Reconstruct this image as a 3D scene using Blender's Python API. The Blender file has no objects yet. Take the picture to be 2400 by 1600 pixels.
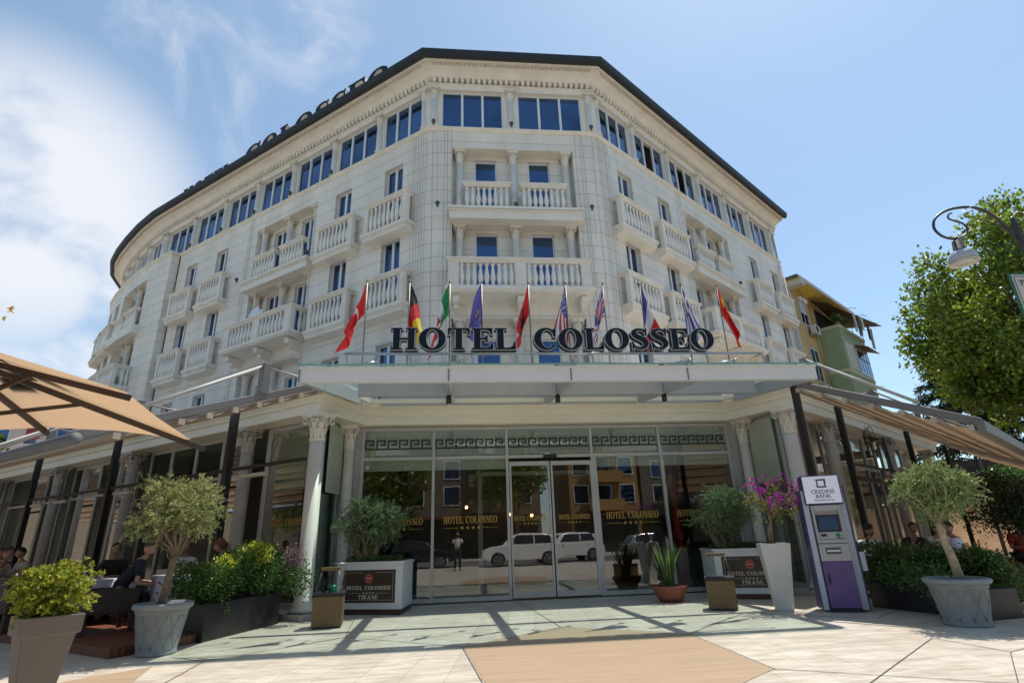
import bpy, bmesh, math, random
import numpy as np
from mathutils import Vector, Matrix, geometry
PI = math.pi
S = bpy.context.scene
# ------------------------------------------------------------------ camera
EYE = 1.3
cd = bpy.data.cameras.new('camera'); cam = bpy.data.objects.new('camera', cd); S.collection.objects.link(cam)
S.camera = cam
p, r, y = (math.radians(a) for a in (19.936, -1.968, 5.785))
cy, sy, cp, sp = math.cos(y), math.sin(y), math.cos(p), math.sin(p)
F = Vector((sy*cp, cy*cp, sp)); rt = Vector((cy, -sy, 0)); up = rt.cross(F)
A = rt*math.cos(r) + up*math.sin(r); B = -rt*math.sin(r) + up*math.cos(r)
m = Matrix((A, B, -F)).transposed().to_4x4(); m.translation = (0, 0, EYE)
cam.matrix_world = m
cd.sensor_fit = 'HORIZONTAL'; cd.sensor_width = 36; cd.lens = 1279/2400*36
cd.clip_start = 0.05; cd.clip_end = 3000
S.render.resolution_x = 1024; S.render.resolution_y = 682
# ------------------------------------------------------------------ world, sun, exposure
SUN = Vector((0.33, 0.30, 1.0)).normalized()
el = math.asin(SUN.z); az = math.atan2(SUN.x, SUN.y)
W = bpy.data.worlds.new('World'); S.world = W; W.use_nodes = True
nt = W.node_tree; N = nt.nodes; L = nt.links; N.clear()
def nd(tree, t, **k):
    n = tree.nodes.new(t)
    for a, b in k.items(): setattr(n, a, b)
    return n
sky = nd(nt, 'ShaderNodeTexSky', sky_type='NISHITA', sun_disc=False, sun_elevation=el, sun_rotation=az,
         altitude=100, air_density=1.0, dust_density=0.6, ozone_density=1.0)
bg = nd(nt, 'ShaderNodeBackground'); bg.inputs['Strength'].default_value = 0.105
out = nd(nt, 'ShaderNodeOutputWorld')
tc = nd(nt, 'ShaderNodeTexCoord')
def math_n(tree, op, a, b=None, clamp=False):
    n = nd(tree, 'ShaderNodeMath', operation=op, use_clamp=clamp)
    for i, v in enumerate((a, b)):
        if v is None: continue
        if hasattr(v, 'is_linked'): tree.links.new(v, n.inputs[i])
        else: n.inputs[i].default_value = v
    return n.outputs[0]
def blob(d, r0, r1):
    dp = nd(nt, 'ShaderNodeVectorMath', operation='DOT_PRODUCT'); L.new(tc.outputs['Generated'], dp.inputs[0])
    dp.inputs[1].default_value = Vector(d).normalized()
    mr = nd(nt, 'ShaderNodeMapRange', interpolation_type='SMOOTHSTEP'); L.new(dp.outputs['Value'], mr.inputs[0])
    mr.inputs[1].default_value = math.cos(math.radians(r1)); mr.inputs[2].default_value = math.cos(math.radians(r0))
    return mr.outputs[0]
def pray(px, py):   # direction of a sky feature
    return A*(px/0.98-1200)/1279 - B*(py/0.98-800)/1279 + F
def cloud_noise(scale, detail, lo, hi, sz=1.0, dist=0.4, loc=(0, 0, 0)):
    mp = nd(nt, 'ShaderNodeMapping'); L.new(tc.outputs['Generated'], mp.inputs[0]); mp.inputs['Scale'].default_value = (1, 1, sz)
    mp.inputs['Location'].default_value = loc
    no = nd(nt, 'ShaderNodeTexNoise'); no.inputs['Scale'].default_value = scale; no.inputs['Detail'].default_value = detail
    no.inputs['Roughness'].default_value = 0.55; no.inputs['Distortion'].default_value = dist
    L.new(mp.outputs[0], no.inputs['Vector'])
    mr = nd(nt, 'ShaderNodeMapRange', interpolation_type='SMOOTHSTEP'); L.new(no.outputs['Fac'], mr.inputs[0])
    mr.inputs[1].default_value = lo; mr.inputs[2].default_value = hi
    return mr.outputs[0]
big = math_n(nt, 'MULTIPLY', blob(pray(60, 470), 4, 14.5), cloud_noise(4.2, 9, .26, .54, 1.6, .25))
low = math_n(nt, 'MULTIPLY', blob(pray(120, 860), 8, 19), cloud_noise(4.0, 7, .34, .6, 1.8, loc=(2, 0, 1)))
wisp = math_n(nt, 'MULTIPLY', blob(pray(560, 90), 3, 13), cloud_noise(6.5, 8, .44, .95, .8, 1.0, loc=(1, 3, 0)))
gen = math_n(nt, 'MULTIPLY', cloud_noise(2.2, 6, .50, .95, 2.5, .8, loc=(5, 1, 0)), 0.12)
tot = math_n(nt, 'MAXIMUM', math_n(nt, 'MAXIMUM', big, low), math_n(nt, 'MAXIMUM', wisp, gen), clamp=True)
sepz = nd(nt, 'ShaderNodeSeparateXYZ'); L.new(tc.outputs['Generated'], sepz.inputs[0])
hz = nd(nt, 'ShaderNodeMapRange'); L.new(sepz.outputs['Z'], hz.inputs[0]); hz.inputs[1].default_value = 0.0; hz.inputs[2].default_value = .12
tot = math_n(nt, 'MULTIPLY', tot, hz.outputs[0])
tot = math_n(nt, 'MULTIPLY', tot, 0.92)
tint = nd(nt, 'ShaderNodeMix', data_type='RGBA', blend_type='MULTIPLY'); tint.inputs[0].default_value = 1
L.new(sky.outputs[0], tint.inputs[6]); tint.inputs[7].default_value = (.78, .86, .86, 1)
hazm = nd(nt, 'ShaderNodeMix', data_type='RGBA'); hazm.inputs[0].default_value = .30
L.new(tint.outputs[2], hazm.inputs[6]); hazm.inputs[7].default_value = (2.0, 2.7, 3.35, 1)
mix = nd(nt, 'ShaderNodeMix', data_type='RGBA'); L.new(tot, mix.inputs[0]); L.new(hazm.outputs[2], mix.inputs[6])
mix.inputs[7].default_value = (4.2, 4.3, 4.55, 1)
L.new(mix.outputs[2], bg.inputs['Color']); L.new(bg.outputs[0], out.inputs[0])
sl = bpy.data.lights.new('sun', 'SUN'); sl.energy = 2.7; sl.angle = math.radians(.5); sl.color = (1, .95, .87)
so = bpy.data.objects.new('sun', sl); S.collection.objects.link(so)
so.rotation_mode = 'QUATERNION'; so.rotation_quaternion = SUN.to_track_quat('Z', 'Y'); so.location = (0, 0, 60)
S.view_settings.view_transform = 'Standard'; S.view_settings.look = 'None'; S.view_settings.exposure = 1.05; S.view_settings.gamma = 1
S.cycles.max_bounces = 8; S.cycles.transparent_max_bounces = 12; S.cycles.glossy_bounces = 4
# ------------------------------------------------------------------ materials
MATS = {}
def pm(name, col, rough=.6, metal=0, var=.12, scale=2.5, bump=0., bscale=60., spec=.5, leaf=False, trans=0., uv=False, stretch=(1, 1, 1)):
    if name in MATS: return MATS[name]
    M = bpy.data.materials.new(name); M.use_nodes = True; t = M.node_tree; b = t.nodes['Principled BSDF']; l = t.links
    b.inputs['Roughness'].default_value = rough; b.inputs['Metallic'].default_value = metal
    b.inputs['Specular IOR Level'].default_value = spec
    base = nd(t, 'ShaderNodeRGB'); base.outputs[0].default_value = (*col, 1)
    if leaf:
        g = nd(t, 'ShaderNodeNewGeometry')
        hs = nd(t, 'ShaderNodeHueSaturation'); l.new(base.outputs[0], hs.inputs['Color'])
        mr = nd(t, 'ShaderNodeMapRange'); l.new(g.outputs['Random Per Island'], mr.inputs[0]); mr.inputs[3].default_value = 1-var; mr.inputs[4].default_value = 1+var*1.6
        l.new(mr.outputs[0], hs.inputs['Value'])
        mr2 = nd(t, 'ShaderNodeMapRange'); 
        rr = math_n(t, 'FRACT', math_n(t, 'MULTIPLY', g.outputs['Random Per Island'], 17.3))
        l.new(rr, mr2.inputs[0]); mr2.inputs[3].default_value = .47; mr2.inputs[4].default_value = .52
        l.new(mr2.outputs[0], hs.inputs['Hue'])
        l.new(hs.outputs[0], b.inputs['Base Color'])
        tr = nd(t, 'ShaderNodeBsdfTranslucent'); hs2 = nd(t, 'ShaderNodeHueSaturation'); l.new(hs.outputs[0], hs2.inputs['Color']); hs2.inputs['Value'].default_value = 1.9; hs2.inputs['Hue'].default_value = .485
        l.new(hs2.outputs[0], tr.inputs['Color'])
        ms = nd(t, 'ShaderNodeMixShader'); ms.inputs[0].default_value = trans
        l.new(b.outputs[0], ms.inputs[1]); l.new(tr.outputs[0], ms.inputs[2]); l.new(ms.outputs[0], t.nodes['Material Output'].inputs[0])
    else:
        co = nd(t, 'ShaderNodeTexCoord'); mp = nd(t, 'ShaderNodeMapping'); l.new(co.outputs['Object'], mp.inputs[0]); mp.inputs['Scale'].default_value = stretch
        n1 = nd(t, 'ShaderNodeTexNoise'); n1.inputs['Scale'].default_value = scale; n1.inputs['Detail'].default_value = 6
        l.new(mp.outputs[0], n1.inputs['Vector'])
        mr = nd(t, 'ShaderNodeMapRange'); l.new(n1.outputs['Fac'], mr.inputs[0]); mr.inputs[1].default_value = .25; mr.inputs[2].default_value = .75
        mr.inputs[3].default_value = 1-var; mr.inputs[4].default_value = 1+var
        hs = nd(t, 'ShaderNodeHueSaturation'); l.new(base.outputs[0], hs.inputs['Color']); l.new(mr.outputs[0], hs.inputs['Value'])
        l.new(hs.outputs[0], b.inputs['Base Color'])
        if bump:
            n2 = nd(t, 'ShaderNodeTexNoise'); n2.inputs['Scale'].default_value = bscale; n2.inputs['Detail'].default_value = 4
            l.new(co.outputs['Object'], n2.inputs['Vector'])
            bp = nd(t, 'ShaderNodeBump'); bp.inputs['Strength'].default_value = bump; bp.inputs['Distance'].default_value = .01
            l.new(n2.outputs['Fac'], bp.inputs['Height']); l.new(bp.outputs[0], b.inputs['Normal'])
    MATS[name] = M; return M
def glass(name, tint, refl=(1, 1, 1), base=.06, rough=0.0, gain=1.0, milky=0., wavy=0.):
    if name in MATS: return MATS[name]
    M = bpy.data.materials.new(name); M.use_nodes = True; t = M.node_tree; l = t.links; t.nodes.remove(t.nodes['Principled BSDF'])
    fr = nd(t, 'ShaderNodeLayerWeight'); fr.inputs['Blend'].default_value = .18
    f = math_n(t, 'ADD', math_n(t, 'MULTIPLY', fr.outputs['Fresnel'], gain), base, clamp=True)
    tr = nd(t, 'ShaderNodeBsdfTransparent'); tr.inputs[0].default_value = (*tint, 1)
    gl = nd(t, 'ShaderNodeBsdfGlossy'); gl.inputs['Roughness'].default_value = rough; gl.inputs[0].default_value = (*refl, 1)
    if wavy:
        co = nd(t, 'ShaderNodeTexCoord'); wn = nd(t, 'ShaderNodeTexNoise'); wn.inputs['Scale'].default_value = 1.3; wn.inputs['Detail'].default_value = 1.5; l.new(co.outputs['Object'], wn.inputs['Vector'])
        bp = nd(t, 'ShaderNodeBump'); bp.inputs['Strength'].default_value = wavy; bp.inputs['Distance'].default_value = .01; l.new(wn.outputs['Fac'], bp.inputs['Height']); l.new(bp.outputs[0], gl.inputs['Normal'])
    ms = nd(t, 'ShaderNodeMixShader'); l.new(f, ms.inputs[0]); l.new(tr.outputs[0], ms.inputs[1]); l.new(gl.outputs[0], ms.inputs[2])
    o = ms.outputs[0]
    if milky:
        df = nd(t, 'ShaderNodeBsdfDiffuse'); df.inputs[0].default_value = (.58, .61, .56, 1)
        m2 = nd(t, 'ShaderNodeMixShader'); m2.inputs[0].default_value = milky; l.new(o, m2.inputs[1]); l.new(df.outputs[0], m2.inputs[2]); o = m2.outputs[0]
    l.new(o, t.nodes['Material Output'].inputs[0])
    MATS[name] = M; return M
def cladding(name, col, mortar, bw=1.9, bh=.62, msize=.012):
    M = bpy.data.materials.new(name); M.use_nodes = True; t = M.node_tree; b = t.nodes['Principled BSDF']; l = t.links
    uv = nd(t, 'ShaderNodeUVMap')
    br = nd(t, 'ShaderNodeTexBrick'); l.new(uv.outputs[0], br.inputs['Vector'])
    br.inputs['Scale'].default_value = 1; br.inputs['Mortar Size'].default_value = msize; br.inputs['Brick Width'].default_value = bw; br.inputs['Row Height'].default_value = bh
    br.inputs['Mortar Smooth'].default_value = .3; br.inputs['Bias'].default_value = 0
    br.inputs['Color1'].default_value = (*col, 1); br.inputs['Color2'].default_value = (*[c*.94 for c in col], 1); br.inputs['Mortar'].default_value = (*mortar, 1)
    co = nd(t, 'ShaderNodeTexCoord')
    mp = nd(t, 'ShaderNodeMapping'); l.new(co.outputs['Object'], mp.inputs[0]); mp.inputs['Scale'].default_value = (1, 1, .22)
    n1 = nd(t, 'ShaderNodeTexNoise'); n1.inputs['Scale'].default_value = 1.1; n1.inputs['Detail'].default_value = 8; l.new(mp.outputs[0], n1.inputs['Vector'])
    mr = nd(t, 'ShaderNodeMapRange'); l.new(n1.outputs['Fac'], mr.inputs[0]); mr.inputs[1].default_value = .3; mr.inputs[2].default_value = .7; mr.inputs[3].default_value = .86; mr.inputs[4].default_value = 1.05
    hs = nd(t, 'ShaderNodeHueSaturation'); l.new(br.outputs['Color'], hs.inputs['Color']); l.new(mr.outputs[0], hs.inputs['Value'])
    mp3 = nd(t, 'ShaderNodeMapping'); l.new(uv.outputs[0], mp3.inputs[0]); mp3.inputs['Scale'].default_value = (5, .12, 1)
    n5 = nd(t, 'ShaderNodeTexNoise'); n5.inputs['Scale'].default_value = 1.4; n5.inputs['Detail'].default_value = 5; l.new(mp3.outputs[0], n5.inputs['Vector'])
    s5 = nd(t, 'ShaderNodeMapRange'); l.new(n5.outputs['Fac'], s5.inputs[0]); s5.inputs[1].default_value = .56; s5.inputs[2].default_value = .78; s5.inputs[4].default_value = .30
    gm_ = nd(t, 'ShaderNodeMix', data_type='RGBA'); l.new(s5.outputs[0], gm_.inputs[0]); l.new(hs.outputs[0], gm_.inputs[6]); gm_.inputs[7].default_value = (.46, .40, .32, 1)
    l.new(gm_.outputs[2], b.inputs['Base Color']); b.inputs['Roughness'].default_value = .55
    bp = nd(t, 'ShaderNodeBump', invert=True); bp.inputs['Strength'].default_value = .6; bp.inputs['Distance'].default_value = .015
    l.new(br.outputs['Fac'], bp.inputs['Height']); l.new(bp.outputs[0], b.inputs['Normal'])
    MATS[name] = M; return M
STONE = cladding('pale_stone_cladding', (.83, .76, .665), (.50, .43, .34), 23, .62, .014)
MOULD = pm('moulded_stone', (.80, .73, .635), .55, var=.09, scale=1.4, bump=.1, bscale=12)
BALU = pm('balustrade_stone', (.81, .76, .68), .5, var=.07, scale=2, bump=.08)
WHITEF = pm('white_frame', (.72, .74, .76), .35, var=.04)
ALU = pm('aluminium_frame', (.52, .52, .52), .4, metal=.3, var=.05)
DARK = pm('black_metal', (.018, .018, .02), .45, var=.2)
GUT = pm('dark_gutter', (.012, .014, .016), .6, var=.15)
ENT = pm('entablature_paint', (.82, .755, .61), .55, var=.05, scale=.8)
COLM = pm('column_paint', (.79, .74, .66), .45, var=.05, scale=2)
GREYM = pm('grey_steel_paint', (.40, .41, .42), .4, var=.06)
def winglass(name, col, rough=.02):
    M = pm(name, col, rough, metal=.85, var=.35, scale=.5); return M
WG = winglass('blue_window_glass', (.07, .13, .24))
WG2 = winglass('dark_window_glass', (.06, .10, .18))
# ------------------------------------------------------------------ mesh builder
class MB:
    def __init__(s, fr=None): s.v = []; s.f = []; s.uv = []; s.fr = fr; s.sm = []
    def P(s, q):
        if s.fr is None: return tuple(q)
        O, U, D = s.fr; return (O[0]+U[0]*q[0]+D[0]*q[1], O[1]+U[1]*q[0]+D[1]*q[1], q[2])
    def add(s, pts, faces, smooth=False):
        b = len(s.v); s.v += [s.P(q) for q in pts]; s.uv += [(q[0], q[2]) for q in pts]
        s.f += [tuple(b+i for i in f) for f in faces]; s.sm += [smooth]*len(faces)
    def quad(s, a, b, c, d): s.add([a, b, c, d], [(0, 1, 2, 3)])
    def box(s, x0, x1, y0, y1, z0, z1):
        s.add([(x0, y0, z0), (x1, y0, z0), (x1, y1, z0), (x0, y1, z0), (x0, y0, z1), (x1, y0, z1), (x1, y1, z1), (x0, y1, z1)],
              [(0, 3, 2, 1), (4, 5, 6, 7), (0, 1, 5, 4), (1, 2, 6, 5), (2, 3, 7, 6), (3, 0, 4, 7)])
    def obox(s, c, ax, ay, hx, hy, z0, z1):   # box turned in plan
        pts = []
        for z in (z0, z1):
            for sx, sy_ in ((-1, -1), (1, -1), (1, 1), (-1, 1)):
                pts.append((c[0]+ax[0]*hx*sx+ay[0]*hy*sy_, c[1]+ax[1]*hx*sx+ay[1]*hy*sy_, z))
        s.add(pts, [(0, 3, 2, 1), (4, 5, 6, 7), (0, 1, 5, 4), (1, 2, 6, 5), (2, 3, 7, 6), (3, 0, 4, 7)])
    def prism(s, poly, y0, y1):  # poly in (x,z) extruded along y
        n = len(poly); tri = geometry.tessellate_polygon([[Vector((a, b, 0)) for a, b in poly]])
        pts = [(a, y0, b) for a, b in poly]+[(a, y1, b) for a, b in poly]
        fs = [tuple(t) for t in tri]+[tuple(n+i for i in reversed(t)) for t in tri]
        fs += [(i, (i+1) % n, n+(i+1) % n, n+i) for i in range(n)]
        s.add(pts, fs)
    def slab(s, poly, z0, z1):   # poly in plan extruded in z
        n = len(poly); tri = geometry.tessellate_polygon([[Vector((a, b, 0)) for a, b in poly]])
        pts = [(a, b, z0) for a, b in poly]+[(a, b, z1) for a, b in poly]
        s.add(pts, [tuple(reversed(t)) for t in tri]+[tuple(n+i for i in t) for t in tri]+[(i, (i+1) % n, n+(i+1) % n, n+i) for i in range(n)])
    def lathe(s, c, prof, n=12, smooth=True, half=False):
        pts = []; fs = []
        for r_, z in prof:
            for k in range(n):
                a = 2*PI*k/n; pts.append((c[0]+r_*math.cos(a), c[1]+r_*math.sin(a), z))
        for i in range(len(prof)-1):
            for k in range(n):
                a, b = i*n+k, i*n+(k+1) % n; fs.append((a, b, b+n, a+n))
        fs.append(tuple(range(n-1, -1, -1))); fs.append(tuple((len(prof)-1)*n+k for k in range(n)))
        s.add(pts, fs, smooth)
    def tube(s, path, rad, n=6, smooth=True):
        path = [Vector(q) for q in path]; rr = rad if isinstance(rad, (list, tuple)) else [rad]*len(path)
        pts = []; ref = None
        for i, q in enumerate(path):
            d = (path[min(i+1, len(path)-1)]-path[max(i-1, 0)]).normalized()
            if ref is None: ref = Vector((0, 0, 1)) if abs(d.z) < .9 else Vector((1, 0, 0))
            a = d.cross(ref).normalized(); b = d.cross(a).normalized(); ref = -b if False else ref
            for k in range(n):
                t = 2*PI*k/n; pts.append(tuple(q+(a*math.cos(t)+b*math.sin(t))*rr[i]))
        fs = [(i*n+k, i*n+(k+1) % n, (i+1)*n+(k+1) % n, (i+1)*n+k) for i in range(len(path)-1) for k in range(n)]
        fs.append(tuple(range(n))); fs.append(tuple((len(path)-1)*n+k for k in range(n-1, -1, -1)))
        s.add(pts, fs, smooth)
    def bar(s, a, b, w, h, upv=(0, 0, 1)):
        a = Vector(a); b = Vector(b); d = (b-a).normalized(); sd = d.cross(Vector(upv)).normalized(); u = sd.cross(d).normalized()
        pts = []
        for q in (a, b):
            for x_, y_ in ((-1, -1), (1, -1), (1, 1), (-1, 1)): pts.append(tuple(q+sd*w/2*x_+u*h/2*y_))
        s.add(pts, [(0, 1, 2, 3), (7, 6, 5, 4), (0, 4, 5, 1), (1, 5, 6, 2), (2, 6, 7, 3), (3, 7, 4, 0)])
    def ball(s, c, r_, n=8, m_=6, sc=(1, 1, 1)):
        pts = []; 
        for i in range(m_+1):
            t = PI*i/m_
            for k in range(n):
                a = 2*PI*k/n; pts.append((c[0]+r_*sc[0]*math.sin(t)*math.cos(a), c[1]+r_*sc[1]*math.sin(t)*math.sin(a), c[2]+r_*sc[2]*math.cos(t)))
        s.add(pts, [(i*n+k, i*n+(k+1) % n, (i+1)*n+(k+1) % n, (i+1)*n+k) for i in range(m_) for k in range(n)], True)
    def build(s, name, mat, parent=None, bevel=0, fix=True):
        me = bpy.data.meshes.new(name); off = Vector((0, 0, 0)); q = parent
        while q is not None: off += q.location; q = q.parent
        vs = [tuple(Vector(v)-off) for v in s.v]
        me.from_pydata(vs, [], s.f)
        uvl = me.uv_layers.new(name='UVMap'); idx = np.zeros(len(me.loops), dtype=np.int32); me.loops.foreach_get('vertex_index', idx)
        uvl.data.foreach_set('uv', np.array(s.uv, dtype=np.float32)[idx].ravel())
        if any(s.sm): me.polygons.foreach_set('use_smooth', s.sm)
        if fix:
            bm = bmesh.new(); bm.from_mesh(me); bmesh.ops.recalc_face_normals(bm, faces=bm.faces[:]); bm.to_mesh(me); bm.free()
        me.materials.append(mat); me.update()
        o = bpy.data.objects.new(name, me); S.collection.objects.link(o)
        if parent is not None: o.parent = parent
        if bevel:
            b = o.modifiers.new('bevel', 'BEVEL'); b.width = bevel; b.segments = 2; b.limit_method = 'ANGLE'
        return o
def thing(name, label, cat, loc=(0, 0, 0), group=None, rz=0):
    o = bpy.data.objects.new(name, None); S.collection.objects.link(o); o.location = loc; o.rotation_euler = (0, 0, rz); o.empty_display_size = .2
    o['label'] = label; o['category'] = cat
    if group: o['group'] = group
    return o
def tag(o, label, cat, group=None):
    o['label'] = label; o['category'] = cat
    if group: o['group'] = group
    return o
def struct(o, label=None):
    o['kind'] = 'structure'
    if label: o['label'] = label
    return o
def dup(root, loc, rz=None, label=None):
    r_ = root.copy(); S.collection.objects.link(r_); r_.location = loc
    if rz is not None: r_.rotation_euler = (0, 0, rz)
    if label: r_['label'] = label
    for ch in list(root.children):
        c = ch.copy(); S.collection.objects.link(c); c.parent = r_
        for g in ch.children:
            d = g.copy(); S.collection.objects.link(d); d.parent = c
    return r_
def sweep(mb, path, prof, closed=False):
    """profile (d outward, z) swept along a plan path with mitres; outward = right-hand side when walking"""
    n = len(path); P2 = [Vector(q) for q in path]; rows = []
    for i in range(n):
        a = (P2[i]-P2[i-1]).normalized() if i > 0 else (P2[1]-P2[0]).normalized()
        b = (P2[i+1]-P2[i]).normalized() if i < n-1 else a
        na = Vector((a.y, -a.x)); nb = Vector((b.y, -b.x)); mi = (na+nb); mi = mi/(1+na.dot(nb))
        rows.append([(P2[i].x+mi.x*d, P2[i].y+mi.y*d, z) for d, z in prof])
    k = len(prof); pts = [q for r_ in rows for q in r_]
    mb.add(pts, [(i*k+j, (i+1)*k+j, (i+1)*k+j+1, i*k+j+1) for i in range(n-1) for j in range(k-1)])
def offset_path(path, d):
    mb = MB(); sweep(mb, path, [(d, 0), (d, 1)]); return [(mb.v[2*i][0], mb.v[2*i][1]) for i in range(len(path))]
# ------------------------------------------------------------------ leaves
def leaf_mesh(name, C, Nn, ln, wd, mat, parent, seed=0, upb=.3, fold=.12):
    """C (n,3) leaf bases, Nn outward hint (n,3)"""
    rg = np.random.default_rng(seed); n = len(C); C = np.asarray(C, float); Nn = np.asarray(Nn, float)
    d = rg.normal(size=(n, 3))*.75+Nn; d[:, 2] += upb; d /= np.linalg.norm(d, axis=1)[:, None]+1e-9
    q = rg.normal(size=(n, 3)); sd = np.cross(d, q); sd /= np.linalg.norm(sd, axis=1)[:, None]+1e-9
    nn = np.cross(sd, d); l_ = (ln*rg.uniform(.65, 1.25, n))[:, None]; w_ = (wd*rg.uniform(.7, 1.2, n))[:, None]
    mid = C+d*l_*.5
    V = np.stack([C, mid+sd*w_*.5+nn*w_*fold, C+d*l_-nn*l_*.08, mid-sd*w_*.5+nn*w_*fold], 1).reshape(-1, 3)
    off = Vector((0, 0, 0)); pq = parent
    while pq is not None: off += pq.location; pq = pq.parent
    V -= np.array(off)
    me = bpy.data.meshes.new(name); me.vertices.add(4*n); me.vertices.foreach_set('co', V.ravel())
    I = np.arange(4*n, dtype=np.int32).reshape(-1, 4)[:, [0, 1, 2, 0, 2, 3]].ravel()
    me.loops.add(6*n); me.loops.foreach_set('vertex_index', I); me.polygons.add(2*n)
    me.polygons.foreach_set('loop_start', np.arange(0, 6*n, 3, dtype=np.int32)); me.update(calc_edges=True); me.validate()
    me.materials.append(mat); o = bpy.data.objects.new(name, me); S.collection.objects.link(o)
    if parent is not None: o.parent = parent
    return o
def clump_points(blobs, n, seed, shell=.55, noise=.25):
    """points in a set of ellipsoid clumps, denser near their skins; returns points and outward hints"""
    rg = np.random.default_rng(seed); vol = np.array([b[1][0]*b[1][1]*b[1][2] for b in blobs])**.75; vol /= vol.sum()
    Ps = []; Ns = []
    for (c, rr), v in zip(blobs, vol):
        k = max(4, int(n*v)); d = rg.normal(size=(k, 3)); d /= np.linalg.norm(d, axis=1)[:, None]
        rad = (shell+(1-shell)*rg.uniform(0, 1, k))**1.0*(1+noise*rg.normal(size=k)*.5)
        Ps.append(np.array(c)+d*np.array(rr)*rad[:, None]); Ns.append(d)
    return np.concatenate(Ps), np.concatenate(Ns)
def sub_blobs(c, R, n, seed, frac=.34, flat=1.0):
    """many small clumps spread through an ellipsoid crown"""
    rg = random.Random(seed); out_ = []
    for i in range(n):
        while True:
            q = Vector((rg.uniform(-1, 1), rg.uniform(-1, 1), rg.uniform(-1, 1)))
            if .25 < q.length < 1: break
        k = frac*rg.uniform(.7, 1.25); s_ = 1-k*.8
        out_.append(((c[0]+q.x*R[0]*s_, c[1]+q.y*R[1]*s_, c[2]+q.z*R[2]*s_), (R[0]*k, R[1]*k, R[2]*k*flat)))
    return out_
def sprig_points(blobs, n, per, seed, ln=.16, shell=.75):
    """short leafy shoots growing out of the clumps"""
    P_, N_ = clump_points(blobs, n, seed, shell, .3); rg = np.random.default_rng(seed+1); k = len(P_)
    d = N_+rg.normal(size=(k, 3))*.55; d[:, 2] += .25; d /= np.linalg.norm(d, axis=1)[:, None]; L_ = rg.uniform(.5, 1.5, k)*ln
    u = rg.uniform(0, 1, (k, per)); Q = P_[:, None, :]+d[:, None, :]*(u*L_[:, None])[:, :, None]; Q[:, :, 2] -= (u**2*L_[:, None])*.35
    return Q.reshape(-1, 3), np.repeat(d, per, 0)*1.2
# ------------------------------------------------------------------ lettering
def star(r_, cx=0, cz=0): return [(cx+(r_ if k % 2 == 0 else r_*.42)*math.sin(k*PI/5), cz+(r_ if k % 2 == 0 else r_*.42)*math.cos(k*PI/5)) for k in range(10)]
def ell(cx, cz, rx, rz, a): return (cx+rx*math.cos(a), cz+rz*math.sin(a))
def spline(pts, k=5):
    o_ = []; n = len(pts)
    for i in range(n-1):
        p0, p1, p2, p3 = pts[max(i-1, 0)], pts[i], pts[i+1], pts[min(i+2, n-1)]
        for j in range(k):
            t = j/k; o_.append(tuple(.5*((2*p1[m_])+(-p0[m_]+p2[m_])*t+(2*p0[m_]-5*p1[m_]+4*p2[m_]-p3[m_])*t*t+(-p0[m_]+3*p1[m_]-3*p2[m_]+p3[m_])*t**3) for m_ in range(len(p1))))
    return o_+[tuple(pts[-1])]
G = {
 'H': (.86, [(0,0),(.36,0),(.36,.05),(.28,.06),(.28,.46),(.58,.46),(.58,.06),(.50,.05),(.50,0),(.86,0),(.86,.05),(.78,.06),(.78,.94),(.86,.95),(.86,1),(.50,1),(.50,.95),(.58,.94),(.58,.53),(.28,.53),(.28,.94),(.36,.95),(.36,1),(0,1),(0,.95),(.08,.94),(.08,.06),(0,.05)]),
 'T': (.74, [(.19,0),(.55,0),(.55,.05),(.47,.06),(.47,.93),(.60,.93),(.68,.86),(.70,.70),(.74,.70),(.74,1),(0,1),(0,.70),(.04,.70),(.06,.86),(.14,.93),(.27,.93),(.27,.06),(.19,.05)]),
 'E': (.72, [(0,0),(.72,0),(.72,.30),(.68,.30),(.64,.14),(.52,.07),(.28,.07),(.28,.47),(.42,.47),(.47,.43),(.49,.34),(.53,.34),(.53,.66),(.49,.66),(.47,.57),(.42,.53),(.28,.53),(.28,.93),(.52,.93),(.62,.86),(.66,.72),(.70,.72),(.70,1),(0,1),(0,.95),(.08,.94),(.08,.06),(0,.05)]),
 'L': (.70, [(0,0),(.70,0),(.70,.34),(.66,.34),(.62,.16),(.50,.07),(.28,.07),(.28,.94),(.38,.95),(.38,1),(0,1),(0,.95),(.08,.94),(.08,.06),(0,.05)]),
 'I': (.36, [(0,0),(.36,0),(.36,.05),(.28,.06),(.28,.94),(.36,.95),(.36,1),(0,1),(0,.95),(.08,.94),(.08,.06),(0,.05)]),
 'N': (.82, [(0,0),(.24,0),(.24,.04),(.15,.06),(.15,.76),(.64,-.02),(.74,-.02),(.74,.94),(.82,.96),(.82,1),(.58,1),(.58,.96),(.67,.94),(.67,.30),(.24,1),(0,1),(0,.96),(.09,.92),(.09,.06),(0,.04)]),
}
def grow_poly(poly, g):
    if not g: return poly
    n = len(poly); ar = sum(poly[i][0]*poly[(i+1) % n][1]-poly[(i+1) % n][0]*poly[i][1] for i in range(n)); sg = 1 if ar > 0 else -1; o_ = []
    for i in range(n):
        a = Vector(poly[i])-Vector(poly[i-1]); b = Vector(poly[(i+1) % n])-Vector(poly[i]); a.normalize(); b.normalize()
        na = Vector((a.y, -a.x))*sg; nb = Vector((b.y, -b.x))*sg; dn = max(1+na.dot(nb), .5); mi = (na+nb)/dn
        o_.append((poly[i][0]+mi.x*g, poly[i][1]+mi.y*g))
    return o_
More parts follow.
